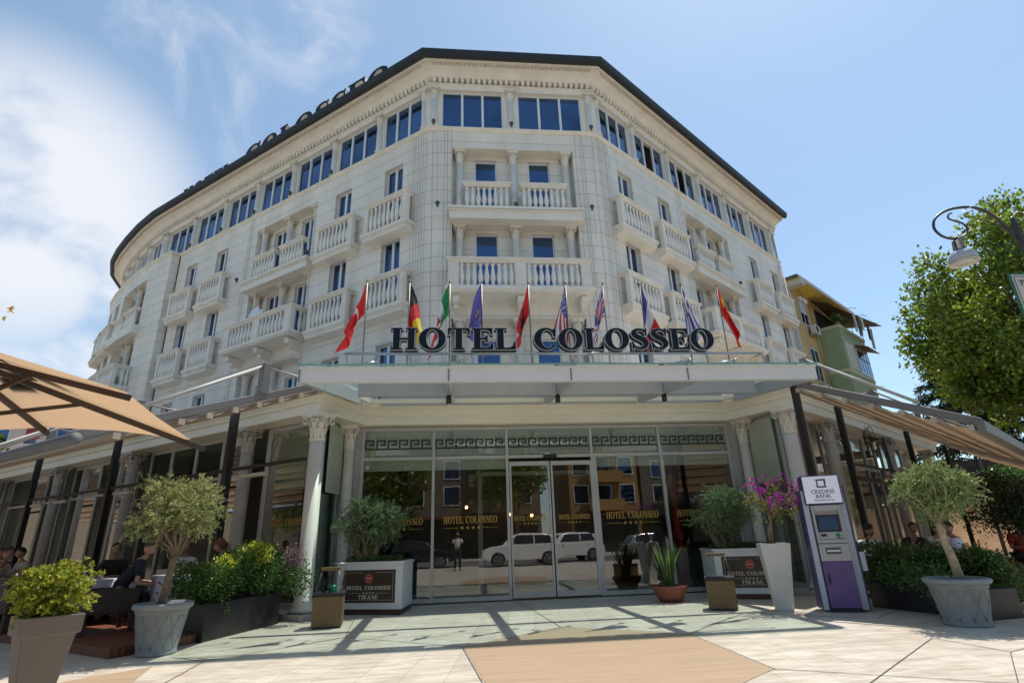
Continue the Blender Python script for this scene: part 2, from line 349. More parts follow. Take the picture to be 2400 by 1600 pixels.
def glyph(ch, g=0.):
    """list of polys and strips in unit cap height"""
    if ch in G: return G[ch][0], [('p', grow_poly(G[ch][1], g))]
    if ch == 'O': return .90, [('s', [(ell(.45, .5, .45+g, .52+g, a), ell(.45, .5, .225-g, .455-g, a)) for a in [2*PI*k/28 for k in range(29)]])]
    if ch == 'C':
        st = [(ell(.45, .5, .44+g, .52+g, a), ell(.50, .5, .25-g, .455-g, a)) for a in [math.radians(42+276*k/24) for k in range(25)]]
        return .84, [('s', st), ('p', grow_poly([(.74, .62), (.80, .62), (.82, 1.0), (.77, 1.0), (.70, .86)], g))]
    if ch == 'S':
        c = spline([(.60,.78,.05),(.52,.915,.07),(.34,.965,.08),(.17,.89,.13),(.13,.76,.19),(.22,.63,.21),(.38,.53,.215),(.52,.42,.21),(.57,.27,.19),(.50,.12,.13),(.34,.035,.08),(.17,.085,.07),(.07,.24,.05)], 3)
        st = []
        for i, q in enumerate(c):
            a = Vector(c[max(i-1, 0)][:2]); b = Vector(c[min(i+1, len(c)-1)][:2]); d = (b-a).normalized(); nn = Vector((-d.y, d.x)); w_ = q[2]/2+g
            st.append(((q[0]+nn.x*w_, q[1]+nn.y*w_), (q[0]-nn.x*w_, q[1]-nn.y*w_)))
        return .68, [('s', st), ('p', grow_poly([(.57, .66), (.61, .66), (.62, 1), (.585, 1)], g)), ('p', grow_poly([(.04, 0), (.075, 0), (.08, .36), (.04, .36)], g))]
    if ch == 'R':
        st = [(ell(.32, .735, .33, .265, a), ell(.32, .735, .14, .205, a)) for a in [math.radians(90-180*k/12) for k in range(13)]]
        st = [((.28, 1.0), (.28, .94))]+st+[((.28, .47), (.28, .53))]
        return .80, [('p', [(0,0),(.36,0),(.36,.05),(.28,.06),(.28,1),(0,1),(0,.95),(.08,.94),(.08,.06),(0,.05)]), ('s', st), ('p', [(.34,.468),(.50,.475),(.74,.05),(.80,.05),(.80,0),(.60,0)])]
    if ch == 'A':
        return .82, [('p', [(.0,0),(.25,0),(.25,.05),(.17,.06),(.235,.25),(.47,.25),(.53,.06),(.45,.05),(.45,0),(.84,0),(.84,.05),(.76,.06),(.44,1.02),(.40,1.02),(.08,.06),(0,.05)]), ('p', [(.255, .31), (.45, .31), (.351, .61)])]
    return .3, []
def text(mb, s_, x0, z0, h, width, d0, d1, g=0., gap=.09, each=None):
    """lettering in the builder's frame: x along the wall, z up, from depth d0 to d1"""
    ws = [glyph(c)[0] if c != ' ' else .42 for c in s_]; tot_ = sum(ws)+gap*(len(s_)-1); k = width/tot_; x = x0; n_ = 0
    for c, w_ in zip(s_, ws):
        mbb = mb if each is None else MB(mb.fr)
        e = 0.
        for kind, sh in (glyph(c, g)[1] if c != ' ' else []):
            e += .0006
            if c == 'A' and len(sh) == 3: continue
            if kind == 'p': mbb.prism([(x+a*k, z0+b*h) for a, b in sh], d0, d1+e)
            else:
                pts = []; m_ = len(sh)
                for o_, i_ in sh: pts += [(x+o_[0]*k, d0, z0+o_[1]*h), (x+i_[0]*k, d0, z0+i_[1]*h), (x+o_[0]*k, d1, z0+o_[1]*h), (x+i_[0]*k, d1, z0+i_[1]*h)]
                fs = []
                for i in range(m_-1):
                    a = i*4; b = a+4; fs += [(a+2, b+2, b+3, a+3), (a, a+1, b+1, b), (a, b, b+2, a+2), (a+1, a+3, b+3, b+1)]
                mbb.add(pts, fs)
        if each is not None and c != ' ': each(c, mbb, n_)
        n_ += 1; x += (w_+gap)*k
def font_mesh(name, body, size, M3, loc, mat, parent, ext=.001, align='CENTER'):
    cu = bpy.data.curves.new(name, 'FONT'); cu.body = body; cu.size = size; cu.extrude = ext; cu.align_x = align; cu.offset = size*.006
    to = bpy.data.objects.new(name+'_t', cu); S.collection.objects.link(to); bpy.context.view_layer.update()
    me = bpy.data.meshes.new_from_object(to); bpy.data.objects.remove(to); me.name = name
    off = Vector((0, 0, 0)); q = parent
    while q is not None: off += q.location; q = q.parent
    me.transform(Matrix.Translation(Vector(loc)-off) @ M3.to_4x4()); me.materials.clear(); me.materials.append(mat)
    o = bpy.data.objects.new(name, me); S.collection.objects.link(o); o.parent = parent; return o
# ================================================================== the hotel
FRONT = ((-1.25, 19.1), (1, 0), (0, -1)); RIGHT = ((5.85, 19.1), (.8, .6), (.6, -.8)); LEFT = ((-1.25, 19.1), (-.8, .6), (-.6, -.8))
hotel = thing('hotel_building', 'white stone corner hotel with balustraded balconies and a dark gutter, behind the glass canopy', 'hotel', (2.3, 19.1, 0))
def wall(mb, s0, s1, z0, z1, holes, d=0.):
    xs = sorted({s0, s1, *[h[0] for h in holes], *[h[1] for h in holes]}); zs = sorted({z0, z1, *[h[2] for h in holes], *[h[3] for h in holes]})
    for i in range(len(xs)-1):
        for j in range(len(zs)-1):
            cx, cz = (xs[i]+xs[i+1])/2, (zs[j]+zs[j+1])/2
            if any(h[0] < cx < h[1] and h[2] < cz < h[3] for h in holes): continue
            mb.quad((xs[i], d, zs[j]), (xs[i+1], d, zs[j]), (xs[i+1], d, zs[j+1]), (xs[i], d, zs[j+1]))
    for a, b, c, e, dp in holes:
        mb.quad((a, d, c), (a, d-dp, c), (a, d-dp, e), (a, d, e)); mb.quad((b, d, c), (b, d-dp, c), (b, d-dp, e), (b, d, e))
        mb.quad((a, d, e), (a, d-dp, e), (b, d-dp, e), (b, d, e)); mb.quad((a, d, c), (a, d-dp, c), (b, d-dp, c), (b, d, c))
def window(fr, a, b, c, e, d, leaves=2, gm=None, tilt=False):
    f = MB(fr); w_ = .055
    f.box(a, b, d, d+.07, e-w_, e); f.box(a, b, d, d+.07, c, c+w_); f.box(a, a+w_, d, d+.07, c+w_, e-w_); f.box(b-w_, b, d, d+.07, c+w_, e-w_)
    if leaves == 2: f.box((a+b)/2-.06, (a+b)/2+.06, d, d+.085, c+w_, e-w_)
    if leaves == 3:
        for k in (1, 2): x = a+(b-a)*k/3; f.box(x-.05, x+.05, d, d+.085, c+w_, e-w_)
    o = f.build('window', WHITEF, hotel)
    g = MB(fr); 
    if tilt:
        t = (b-a)/3; x0, x1 = a+t+.06, a+2*t-.06
        g.quad((a, d+.02, c), (a+t, d+.02, c), (a+t, d+.02, e), (a, d+.02, e)); g.quad((a+2*t, d+.02, c), (b, d+.02, c), (b, d+.02, e), (a+2*t, d+.02, e))
        g.build('glass', gm or WG, o)
        q = MB(fr); 
        for pts in (((x0, d+.05, c), (x0+.09, d+.05, c), (x0+.09, d-.42, e), (x0, d-.42, e)), ((x1-.09, d+.05, c), (x1, d+.05, c), (x1, d-.42, e), (x1-.09, d-.42, e))): q.quad(*pts)
        q.build('tilted_sash', DARK, o)
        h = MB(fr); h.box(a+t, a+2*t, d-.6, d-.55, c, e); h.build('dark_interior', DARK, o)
    else:
        g.quad((a, d+.02, c), (b, d+.02, c), (b, d+.02, e), (a, d+.02, e)); g.build('glass', gm or WG, o)
    return o
def surround(mb, a, b, c, e, d, w_=.2, pr=.05):
    mb = MB(mb.fr)
    mb.box(a-w_, a-.0, d, d+pr, c, e+w_); mb.box(b+.0, b+w_, d, d+pr, c, e+w_); mb.box(a, b, d, d+pr, e, e+w_)
    q = w_+.06
    mb.box(a-q, a-w_, d, d+pr*1.7, c, e+q); mb.box(b+w_, b+q, d, d+pr*1.7, c, e+q); mb.box(a-w_, b+w_, d, d+pr*1.7, e+w_, e+q)
BPROF = [(.04, 0), (.085, 0), (.085, .05), (.05, .09), (.055, .14), (.09, .30), (.093, .42), (.07, .6), (.042, .78), (.042, .88), (.07, .91), (.07, .95), (.045, .97), (.085, 1.0)]
def baluster(mb, s_, d, z0, h, fr=None):
    k = h/1.05; mb.lathe((s_, d), [(r_*1.08, z0+z*h) for r_, z in BPROF], 8)
def balustrade(fr, s0, s1, d, z0, z1, name='balcony', slab_z=None, ped=.16, mid=False, side=True, deep=None, slab=True, corbel=False, thin=False):
    """balcony on a wall frame: slab, rail, pedestals and turned balusters"""
    m_ = MB(fr); lo = slab_z
    if slab:
        m_.box(s0-.10, s1+.10, .0, d+.10, z0-.14, z0); m_.box(s0-.05, s1+.05, .0, d+.05, z0-.22, z0-.14)
        m_.add([(s0-.02, 0, lo), (s1+.02, 0, lo), (s1+.02, d+.02, lo+.10), (s0-.02, d+.02, lo+.10), (s0-.02, 0, z0-.22), (s1+.02, 0, z0-.22), (s1+.02, d+.02, z0-.22), (s0-.02, d+.02, z0-.22)],
               [(0, 1, 2, 3), (4, 7, 6, 5), (3, 2, 6, 7), (0, 3, 7, 4), (1, 5, 6, 2)])
        if corbel:
            for x in (s0+.3, (s0+s1)/2, s1-.3):
                m_.box(x-.12, x+.12, 0, d-.12, lo-.22, lo+.02); m_.box(x-.09, x+.09, 0, d-.35, lo-.40, lo-.22)
    o = m_.build('balcony', MOULD, hotel)
    r_ = MB(fr); w_ = .10
    di = d-w_*2
    r_.box(s0-.08, s1+.08, di-.05, d+.07, z1-.06, z1); r_.box(s0-.04, s1+.04, di-.02, d+.035, z1-.13, z1-.06); r_.box(s0, s1, di, d, z1-.20, z1-.13)
    if d > .25:
        for a, b in ((s0-.08, s0+.14), (s1-.14, s1+.08)): r_.box(a, b, 0, di-.05, z1-.06, z1); r_.box(a+.04, b-.04, 0, di-.02, z1-.13, z1-.06)
        r_.box(s0+.0, s0+.10, 0, di, z1-.20, z1-.13); r_.box(s1-.10, s1, 0, di, z1-.20, z1-.13)
    r_.box(s0, s1, di, d, z0+.003, z0+.07)
    if ped:
        for a in ([s0, s1-ped]+([(s0+s1)/2-ped*.55] if mid else [])):
            b = a+(ped if a in (s0, s1-ped) else ped*1.1); r_.box(a, b, di+.004, d-.004, z0+.07, z1-.20); r_.box(a+.04, b-.04, d-.004, d+.012, z0+.14, z1-.28)
    if d > .6:
        pass
    r_.build('rail', MOULD, o)
    b_ = MB(fr); xs = []
    segs = [(s0+ped, s1-ped)] if not mid else [(s0+ped, (s0+s1)/2-ped*.55), ((s0+s1)/2+ped*.55, s1-ped)]
    if not ped: segs = [(s0+.02, s1-.02)]
    for a, b in segs:
        n = max(3, int(round((b-a)/.245)))
        for k in range(n): baluster(b_, a+(b-a)*(k+.5)/n, d-w_, z0+.07, z1-z0-.27)
    if d > .35 and side:
        n = int((d-.3)/.22)
        for k in range(n):
            for x in (s0+.08, s1-.08): baluster(b_, x, .12+.22*k, z0+.003, z1-z0-.2)
    b_.build('balusters', BALU, o)
    return o
def capital(mb, x, d, z0, z1, r_, big=False):
    h = z1-z0
    mb.lathe((x, d), [(r_*.98, z0-.05), (r_*1.12, z0-.04), (r_*1.12, z0), (r_*.95, z0+.02), (r_*1.0, z0+h*.3), (r_*1.1, z0+h*.6), (r_*1.4, z0+h*.84)], 12)
    a = r_*1.75; mb.box(x-a, x+a, d-a, d+a, z1-h*.09, z1); mb.box(x-a*.9, x+a*.9, d-a*.9, d+a*.9, z1-h*.16, z1-h*.09)
    for row, (zz, hh, rr, cu) in enumerate(((.02, .40, 1.02, .30), (.22, .44, 1.1, .38))):
        for k in range(8):
            t = 2*PI*(k+.5*row)/8; c_, s_ = math.cos(t), math.sin(t); w_ = r_*.34; zb = z0+h*zz; pts = []
            for (u, v, ww) in ((0, 0, 1), (.02, .5, 1.15), (.12, .85, 1.0), (cu, 1.0, .75), (cu+.1, .88, .4)):
                R_ = r_*(rr+u); 
                for sg in (-1, 1): pts.append((x+c_*R_-s_*w_*ww*sg, d+s_*R_+c_*w_*ww*sg, zb+h*hh*v))
            mb.add(pts, [(i*2, i*2+1, i*2+3, i*2+2) for i in range(4)], True)
    for k in range(4):
        t = PI/4+PI/2*k; c_, s_ = math.cos(t), math.sin(t); path = []
        for j in range(9 if big else 6):
            u = j/(8 if big else 5); a_ = u*2.2*PI; q = h*.15*(1-u*.8)
            path.append((x+c_*(r_*1.75+q*math.sin(a_)*.9-.25*h*0), d+s_*(r_*1.75+q*math.sin(a_)*.9), z1-h*.30+q*math.cos(a_)))
        mb.tube([(x+c_*r_*1.1, d+s_*r_*1.1, z0+h*.55)]+path, h*.045, 5)
    for t in (0, PI/2, PI, -PI/2): mb.ball((x+math.cos(t)*r_*1.5, d+math.sin(t)*r_*1.5, z1-h*.12), h*.10, 6, 4)
def column(fr, x, d, z0, z1, r_=.17, caph=.52, parent=None, name='column', big=False, mat=None):
    m_ = MB(fr); zt = z1-caph
    m_.lathe((x, d), [(r_*1.35, z0), (r_*1.35, z0+.08), (r_*1.15, z0+.12), (r_*1.2, z0+.17), (r_, z0+.22), (r_*.9, zt-.05)], 16)
    m_.box(x-r_*1.45, x+r_*1.45, d-r_*1.45, d+r_*1.45, z0-.1, z0)
    o = m_.build(name, mat or COLM, parent or hotel)
    c = MB(fr); capital(c, x, d, zt, z1, r_*.9, big); c.build('capital', mat or (MOULD if not big else COLM), o)
    return o
F5, F4, F3 = 13.72, 10.1, 5.5       # floor levels
WT = {5: 16.75, 4: 13.12, 3: 8.5}
wl = MB(); trim = MB()
def module(fr, c, hw, wo, floors, w3=True):
    """recess with three columns, two windows; balconies of floor 5 (pair on a ledge) and floor 4 (long)"""
    holes = []
    for fl in floors:
        zt = {5: 17.0, 4: 13.3, 3: 9.2}[fl]; zb = {5: 13.88, 4: 10.1, 3: 4.7}[fl]
        holes.append((c-hw, c+hw, zb, zt, .50))
        ins = []
        for sg in (-1, 1):
            a, b = c+sg*wo-.47, c+sg*wo+.47; ins.append((a, b, zb+.01, WT[fl]+.05, .2))
            window(fr, a, b, zb+.02, WT[fl]+.05, -.70, leaves=1 if fr is FRONT else 2, gm=WG if fr is FRONT or sg < 0 else WG2)
        wl.fr = fr; wall(wl, c-hw, c+hw, zb, zt, ins, d=-.50)
        trim.fr = fr
        for sg in (-1, 1): surround(trim, c+sg*wo-.47, c+sg*wo+.47, zb+.02, WT[fl]+.05, -.50, .18, .04)
        for k in (-1, 0, 1): column(fr, c+k*(hw-.31), -.26, zb+.1, zt-.002, .155, .56)
        # lintel edge
        l_ = MB(fr); l_.box(c-hw-.0, c+hw, .002, .03, zt+.0, zt+.05); l_.build('lintel_edge', MOULD, hotel)
    if 5 in floors:
        m_ = MB(fr); a, b = c-hw-.1, c+hw+.12
        m_.box(a-.03, b+.03, .002, .46, 13.77, 13.88); m_.box(a, b, .002, .40, 13.32, 13.77); m_.box(a-.06, b+.06, .002, .47, 13.66, 13.70)
        m_.build('ledge', MOULD, hotel)
        for sg in (-1, 1):
            cc = c+sg*(hw*.45); balustrade(fr, cc-hw*.365, cc+hw*.365, .30, 13.883, 15.1, ped=0, slab=False)
    if 4 in floors:
        balustrade(fr, c-hw-.12, c+hw+.12, .88, 10.1, 11.3, slab_z=9.78, ped=.40, mid=True, corbel=True)
    return holes
def simple(fr, c, fl, holes, bal=True):
    zb = {5: 13.6, 4: 9.98, 3: 5.5}[fl]; a, b = c-.53, c+.53
    holes.append((a, b, zb, WT[fl]+.12, .26)); window(fr, a, b, zb+.01, WT[fl]+.12, -.26, gm=WG if fr is FRONT else random.choice((WG, WG2, WG)))
    trim.fr = fr; surround(trim, a, b, zb, WT[fl]+.12, .002, .16, .03)
    wb_ = 1.2 if c < 10 else 1.04
    if bal: balustrade(fr, c-wb_, c+wb_, .42, zb, {5: 15.05, 4: 11.42, 3: 6.9}[fl], slab_z=zb-.46, ped=.22)
random.seed(4)
FZ0, FZ1 = 4.4, 17.9
wl.fr = FRONT; h = module(FRONT, 3.51, 2.59, 1.165, (5, 4, 3)); wl.fr = FRONT; wall(wl, .45, 6.65, FZ0, FZ1, h)
SIDELEN = {id(RIGHT): 19.1, id(LEFT): 19.25}
for fr in (RIGHT, LEFT):
    h = module(fr, 9.35, 2.33, 1.08, (5, 4, 3))
    for c in (2.05, 5.2, 14.75, 17.72):
        for fl in (5, 4, 3): simple(fr, c, fl, h, bal=fl > 3)
    wl.fr = fr; wall(wl, .45, SIDELEN[id(fr)], FZ0, FZ1, h)
# rounded corner strips
wl.fr = None
def corner(c0, u0, u1):
    a = Vector(c0)+Vector(u0)*.45; b = Vector(c0)+Vector(u1)*.45; m_ = Vector(c0); pr = None; s_ = 0
    for k in range(17):
        t = k/16; q = a*(1-t)**2+m_*2*t*(1-t)+b*t*t
        if pr is not None:
            i0 = len(wl.v); wl.add([(pr.x, pr.y, FZ0), (q.x, q.y, FZ0), (q.x, q.y, FZ1), (pr.x, pr.y, FZ1)], [(0, 1, 2, 3)])
            d = (q-pr).length; wl.uv[i0:] = [(s_, FZ0), (s_+d, FZ0), (s_+d, FZ1), (s_, FZ1)]; s_ += d
        pr = q
corner((-1.25, 19.1), (1, 0), (-.8, .6)); corner((5.85, 19.1), (-1, 0), (.8, .6))
# curved left wing: outline path at the main wall plane
PATH = [(-26.2, 46.0), (-26.0, 42.5), (-25.3, 40.0), (-24.25, 38.15), (-23.1, 36.7), (-21.7, 35.15), (-20.1, 33.5), (-18.45, 32.0), (-1.25, 19.1), (5.85, 19.1), (21.13, 30.56)]
cur = offset_path(PATH[:8]+[(-16.65, 30.65)], .45)
def frame_of(a, b):   # frame walking b->a so that u points away from the corner
    a = Vector(a); b = Vector(b); u = (a-b).normalized(); d = Vector((u.y, -u.x))
    if d.dot(Vector((-1, -1))) < 0: d = -d
    return (tuple(b), tuple(u), tuple(d)), (a-b).length
# pilaster between straight face and curve
fp, lp = frame_of(cur[7], cur[8]); q0 = Vector(cur[8])
wl.fr = fp; wall(wl, .12, lp, FZ0, FZ1, []); wl.quad((.12, 0, FZ0), (.12, -.45, FZ0), (.12, -.45, FZ1), (.12, 0, FZ1))
for i in range(7, 0, -1):
    fr, ln = frame_of(cur[i-1], cur[i]); h = []
    if i in (7, 6):
        a, b = (.35, ln) if i == 7 else (0, ln-.25)
        for fl, zb, zt in ((5, 13.88, 17.0), (4, 10.1, 13.3), (3, 4.7, 9.2)):
            h.append((a, b, zb, zt, .55)); c = (a+b)/2-.1
            ins = [(c-.42, c+.42, zb+.01, WT[fl]+.05, .3)]; window(fr, c-.42, c+.42, zb+.02, WT[fl]+.05, -.85, gm=WG2)
            wl.fr = fr; wall(wl, a, b, zb, zt, ins, d=-.55)
            trim.fr = fr; surround(trim, c-.42, c+.42, zb+.02, WT[fl]+.05, -.55, .16, .04)
            column(fr, b-.15 if i == 7 else a+.2, -.3, zb+.1, zt-.002, .15, .56); 
            if i == 7: column(fr, a+.3, -.3, zb+.1, zt-.002, .15, .56)
        m_ = MB(fr); m_.box(-.0, ln+.0, .002, .42, 13.32, 13.86); m_.build('ledge', MOULD, hotel)
        balustrade(fr, a+.12, b-.1, .28, 13.87, 15.1, ped=0, slab=False)
        balustrade(fr, -.05, ln+.05, .85, 10.1, 11.3, slab_z=9.78, ped=.22, corbel=i == 7)
    elif i in (4, 5):
        for fl in (5, 4, 3): simple(fr, ln/2, fl, h, bal=fl > 3)
    wl.fr = fr; wall(wl, 0, ln, FZ0, FZ1, h)
wl.build('wall', STONE, hotel, fix=False)
# ledge under the top storey, attic glazing, cornice, gutter, roof
lp_ = PATH[:8]; pil = (-16.65, 30.65)
lpath = cur[:8]+[(cur[8][0]+.0, cur[8][1]), (q0.x-fp[1][0]*-.12, q0.y-fp[1][1]*-.12)]
lg = MB(); prof = [(-.1, 17.88), (.04, 17.88), (.06, 17.93), (.12, 17.96), (.14, 18.02), (.0, 18.06), (-.6, 18.06)]
sweep(lg, cur[:8]+[tuple(q0+Vector(fp[1])*.10)], prof); e = q0+Vector(fp[1])*.10; e2 = e-Vector(fp[2])*.45
sweep(lg, [tuple(e2), PATH[8], PATH[9], PATH[10]], prof); lg.fr = fp; lg.box(-.02, .12, -.7, .13, 17.9, 18.058); lg.fr = None
lg.build('sill_ledge', MOULD, hotel)
def attic(fr, piers, z0=18.06, z1=20.06, tilts=()):
    pw = .33 if fr is FRONT else .235
    for k in range(len(piers)-1):
        a, b = piers[k]+pw, piers[k+1]-pw
        window(fr, a, b, z0, z1, -.16, leaves=3, gm=WG, tilt=k in tilts)
    for x in piers: m_ = MB(fr); m_.box(x-pw, x+pw, -.2, -.03, z0, z1+.1); m_.build('attic_pier', MOULD, hotel)
    for x in piers:
        c_ = MB(fr); c_.lathe((x, .0), [(.2, z0), (.2, z0+.08), (.16, z0+.13), (.145, 19.62)], 14); o = c_.build('column', COLM, hotel)
        k_ = MB(fr); capital(k_, x, .0, 19.62, 20.12, .145); k_.build('capital', MOULD, o)
SP = [.35, 3.05, 6.07, 9.1, 12.08, 15.06, 18.15]
attic(RIGHT, SP, tilts=(1, 2)); attic(LEFT, SP+[21.3]); attic(FRONT, [.12, 3.46, 6.98])
for i in (7, 6, 5, 4):
    fr, ln = frame_of(PATH[i-1], PATH[i]); attic(fr, [.05, ln-.02])
co = MB(); sweep(co, PATH, [(-.3, 20.06), (.10, 20.06), (.10, 20.30), (.16, 20.31), (.16, 20.36), (-.02, 20.38), (-.02, 20.58), (.26, 20.60), (.26, 20.66), (.32, 20.70), (.42, 20.79), (.60, 20.86), (.66, 20.86), (.66, 20.91), (.74, 20.92), (.78, 20.99), (.88, 21.02), (.90, 21.06)])
co.build('cornice', MOULD, hotel)
de = MB()
for i in range(1, len(PATH)-1):
    a, b = Vector(PATH[i]), Vector(PATH[i+1]); u = (b-a).normalized(); d = Vector((u.y, -u.x)); n = int((b-a).length/.24)
    for k in range(n):
        c = a+(b-a)*(k+.5)/n; de.obox((c.x+d.x*.13, c.y+d.y*.13), u, d, .065, .12, 20.39, 20.60)
de.build('dentils', MOULD, hotel)
eg = MB()
for i in range(3, len(PATH)-1):
    a, b = Vector(PATH[i]), Vector(PATH[i+1]); u = (b-a).normalized(); d = Vector((u.y, -u.x)); n = int((b-a).length/.17)
    for k in range(n):
        c = a+(b-a)*(k+.5)/n; eg.obox((c.x+d.x*.70, c.y+d.y*.70), u, d, .045, .06, 20.865, 20.915)
eg.build('egg_moulding', pm('weathered_moulding', (.62, .54, .43), .7, var=.2, scale=6), hotel)
gu = MB(); sweep(gu, PATH, [(.82, 21.03), (.98, 20.92), (1.08, 20.98), (1.13, 21.10), (1.13, 21.30), (1.05, 21.30), (.9, 21.25)]); gu.build('gutter', GUT, hotel)
inner = offset_path(PATH, -4.5); ro = MB(); outer_ = offset_path(PATH, 1.0); n = len(PATH)
ro.add([(*q, 21.26) for q in outer_]+[(*q, 22.6) for q in inner], [(i, i+1, n+i+1, n+i) for i in range(n-1)])
ro.add([(*q, 22.6) for q in inner]+[(8, 40, 22.8), (-14, 48, 22.8)], [tuple(range(n+2))])
ro.build('roof', pm('slate_roof', (.08, .085, .085), .7), hotel)
core = offset_path(PATH, -1.05); cm = MB(); poly = core+[(14.2, 39.4), (4, 34), (-12, 46), (-20, 50)]
cm.slab([tuple(q) for q in poly], 4.6, 21.0); cm.build('core', pm('rear_render', (.5, .48, .44), .8), hotel)
ew = MB(); ew.fr = RIGHT; ew.quad((19.1, 0, 4.4), (19.1, -12, 4.4), (19.1, -12, 21), (19.1, 0, 21)); ew.fr = None; ew.build('end_wall', STONE, hotel, fix=False)
# drainpipes and light cables
for fr, s_ in ((RIGHT, 18.95),):
    m_ = MB(fr); m_.tube([(s_, .12, 4.5), (s_, .12, 17.7)], .055, 8); m_.tube([(s_-.35, .12, 4.5), (s_-.35, .12, 13), (s_-.3, .1, 17.7)], .03, 6); m_.build('drainpipe', pm('grey_pipe', (.5, .5, .5), .4), hotel)
cb = MB(); rg = random.Random(7)
for fr, rng in ((FRONT, (.06, .95)), (FRONT, (6.2, 7.05)), (RIGHT, (.1, .9)), (LEFT, (.1, .95)), (RIGHT, (6.4, 6.9)), (LEFT, (12.0, 12.5))):
    cb.fr = fr; k = 0
    nn_ = 6 if rng[1]-rng[0] > .6 else 3
    for i in range(nn_):
        s_ = rng[0]+(rng[1]-rng[0])*(i+rg.uniform(.2, .8))/nn_; dd = .03 if .45 < s_ < 6.65 or fr is not FRONT else -.02
        path = [(s_+rg.uniform(-.02, .02), dd+.02*rg.random(), z) for z in (17.98, 16, 13.5, 11, 8, 5)]; cb.tube(path, .005, 4); cb.build('light_cable', pm('cable', (.12, .11, .10), .7), hotel); cb = MB(fr)
sp = []
for fr, pts in ((FRONT, [(.35, .3, 13.89), (3.51, .36, 13.89), (6.65, .3, 13.89), (.12, .2, 18.06), (3.46, .22, 18.06), (6.98, .2, 18.06)]),
                (LEFT, [(6.0, .2, 18.06), (9.03, .2, 18.06), (12.0, .2, 18.06), (15.0, .2, 18.06), (18.1, .2, 18.06), (12.0, .55, 13.89), (6.9, .4, 13.89)]), (RIGHT, [(3.35, .2, 18.06), (6.3, .2, 18.06), (11.4, .4, 13.89)])):
    for s_, d, z in pts:
        m_ = MB(fr); m_.lathe((s_, d), [(.05, z), (.05, z+.05), (.03, z+.07)], 8); m_.ball((s_, d+.02, z+.15), .095, 10, 6); m_.build('floodlight', pm('floodlight_grey', (.10, .10, .11), .3, metal=.5), hotel)
# two antenna dishes / white screens on the long balconies
for fr, s_ in ((LEFT, 10.2),):
    m_ = MB(fr); m_.add([(s_-.5, .45, 11.3), (s_+.5, .45, 11.3), (s_+.35, .45, 12.0), (s_-.2, .45, 12.15)], [(0, 1, 2, 3)]); m_.box(s_-.5, s_+.5, .40, .44, 10.9, 11.9); m_.build('balcony_screen', WHITEF, hotel)
# roof lettering HOTEL COLOSSEO on the left side
NAVY = pm('navy_acrylic', (.008, .012, .022), .5, var=.05, spec=.25); RIM = pm('silver_rim', (.62, .62, .60), .35, metal=.3)
roofsign = thing('rooftop_sign', 'dark HOTEL COLOSSEO letters standing behind the roof gutter on the left side', 'sign', (-9.5, 25.3, 21.3))
FL = ((-1.25-.8*20.2, 19.1+.6*20.2), (.8, -.6), (-.6, -.8))
def roofletter(c, mb, k): mb.build('letter', NAVY, roofsign)
text(MB(FL), 'HOTEL', 1.0, 21.26, .94, 4.9, .59, .62, g=.008, each=roofletter); text(MB(FL), 'COLOSSEO', 7.2, 21.26, 1.18, 10.9, .59, .62, g=.008, each=roofletter)
bk = MB(FL)
text(bk, 'COLOSSEO', 7.2, 21.26, 1.17, 10.9, .24, .588); text(bk, 'HOTEL', 1.0, 21.26, .93, 4.9, .24, .588); bk.build('letter_returns', pm('white_returns', (.7, .68, .64), .5), roofsign)
# ================================================================== ground floor of the hotel
CLc, CRc = (-3.05, 12.05), (7.65, 12.05)
GLF = (CLc, (-.8, .6), (-.6, -.8)); GRF = (CRc, (.8, .6), (.6, -.8)); GF = ((0, 13.6), (1, 0), (0, -1))
GP = [(CLc[0]-.8*34, CLc[1]+.6*34), CLc, (-2.38, 13.5), (6.98, 13.5), CRc, (CRc[0]+.8*13.4, CRc[1]+.6*13.4), (CRc[0]+.8*13.4-.6*9, CRc[1]+.6*13.4+.8*9)]
m_ = MB(); sweep(m_, GP, [(-.35, 4.0), (.20, 4.0), (.21, 4.03), (.20, 4.20), (.25, 4.22), (.25, 4.27), (.30, 4.33), (.40, 4.40), (.42, 4.46), (.46, 4.48), (.46, 4.58), (.40, 4.60), (-.5, 4.62)])
m_.build('entablature', ENT, hotel)
m_ = MB(); m_.slab(offset_path(GP, -.34)+[(2.3, 20.5), (-18, 36), (-28, 36)], 4.30, 4.58); m_.build('terrace_slab', pm('slab_soffit', (.55, .53, .48), .7), hotel)
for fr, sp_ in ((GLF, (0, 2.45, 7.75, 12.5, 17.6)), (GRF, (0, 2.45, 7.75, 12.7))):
    for k, s_ in enumerate(sp_): column(fr, s_, 0, .10, 4.0, .17 if k == 0 else .145, .54, big=k < 2, mat=None if k == 0 else pm('shaded_column', (.50, .455, .39), .55))  # columns under the awnings: darker beige, with the awning shade put into the paint colour
for x in (-2.64, 7.24): column(GF, x, .16, .10, 4.0, .13, .50, big=True)
GREY = pm('grey_pilaster', (.42, .41, .40), .5)
GL1 = glass('lobby_glass', (.80, .86, .83), base=.16, gain=1.1, wavy=.05); GL2 = glass('side_glass', (.42, .52, .48), base=.06, gain=.9)
for x0_, x1_ in ((-2.90, -2.36), (6.89, 7.45)): m_ = MB(); m_.box(x0_, x1_, 13.58, 13.72, .05, 4.0); m_.build('door_jamb', GREY, hotel)
fm = MB(GF)
XS = (-2.33, -.64, 1.15, 3.28, 5.05, 6.86)
for x in XS: fm.box(x-.032, x+.032, -.06, .05, .03, 3.98)
for i in range(5):
    a, b = XS[i]+.032, XS[i+1]-.032; fm.box(a, b, -.06, .05, 3.19, 3.26); fm.box(a, b, -.06, .05, 3.90, 3.98)
    if i != 2: fm.box(a, b, -.06, .05, .03, .12)
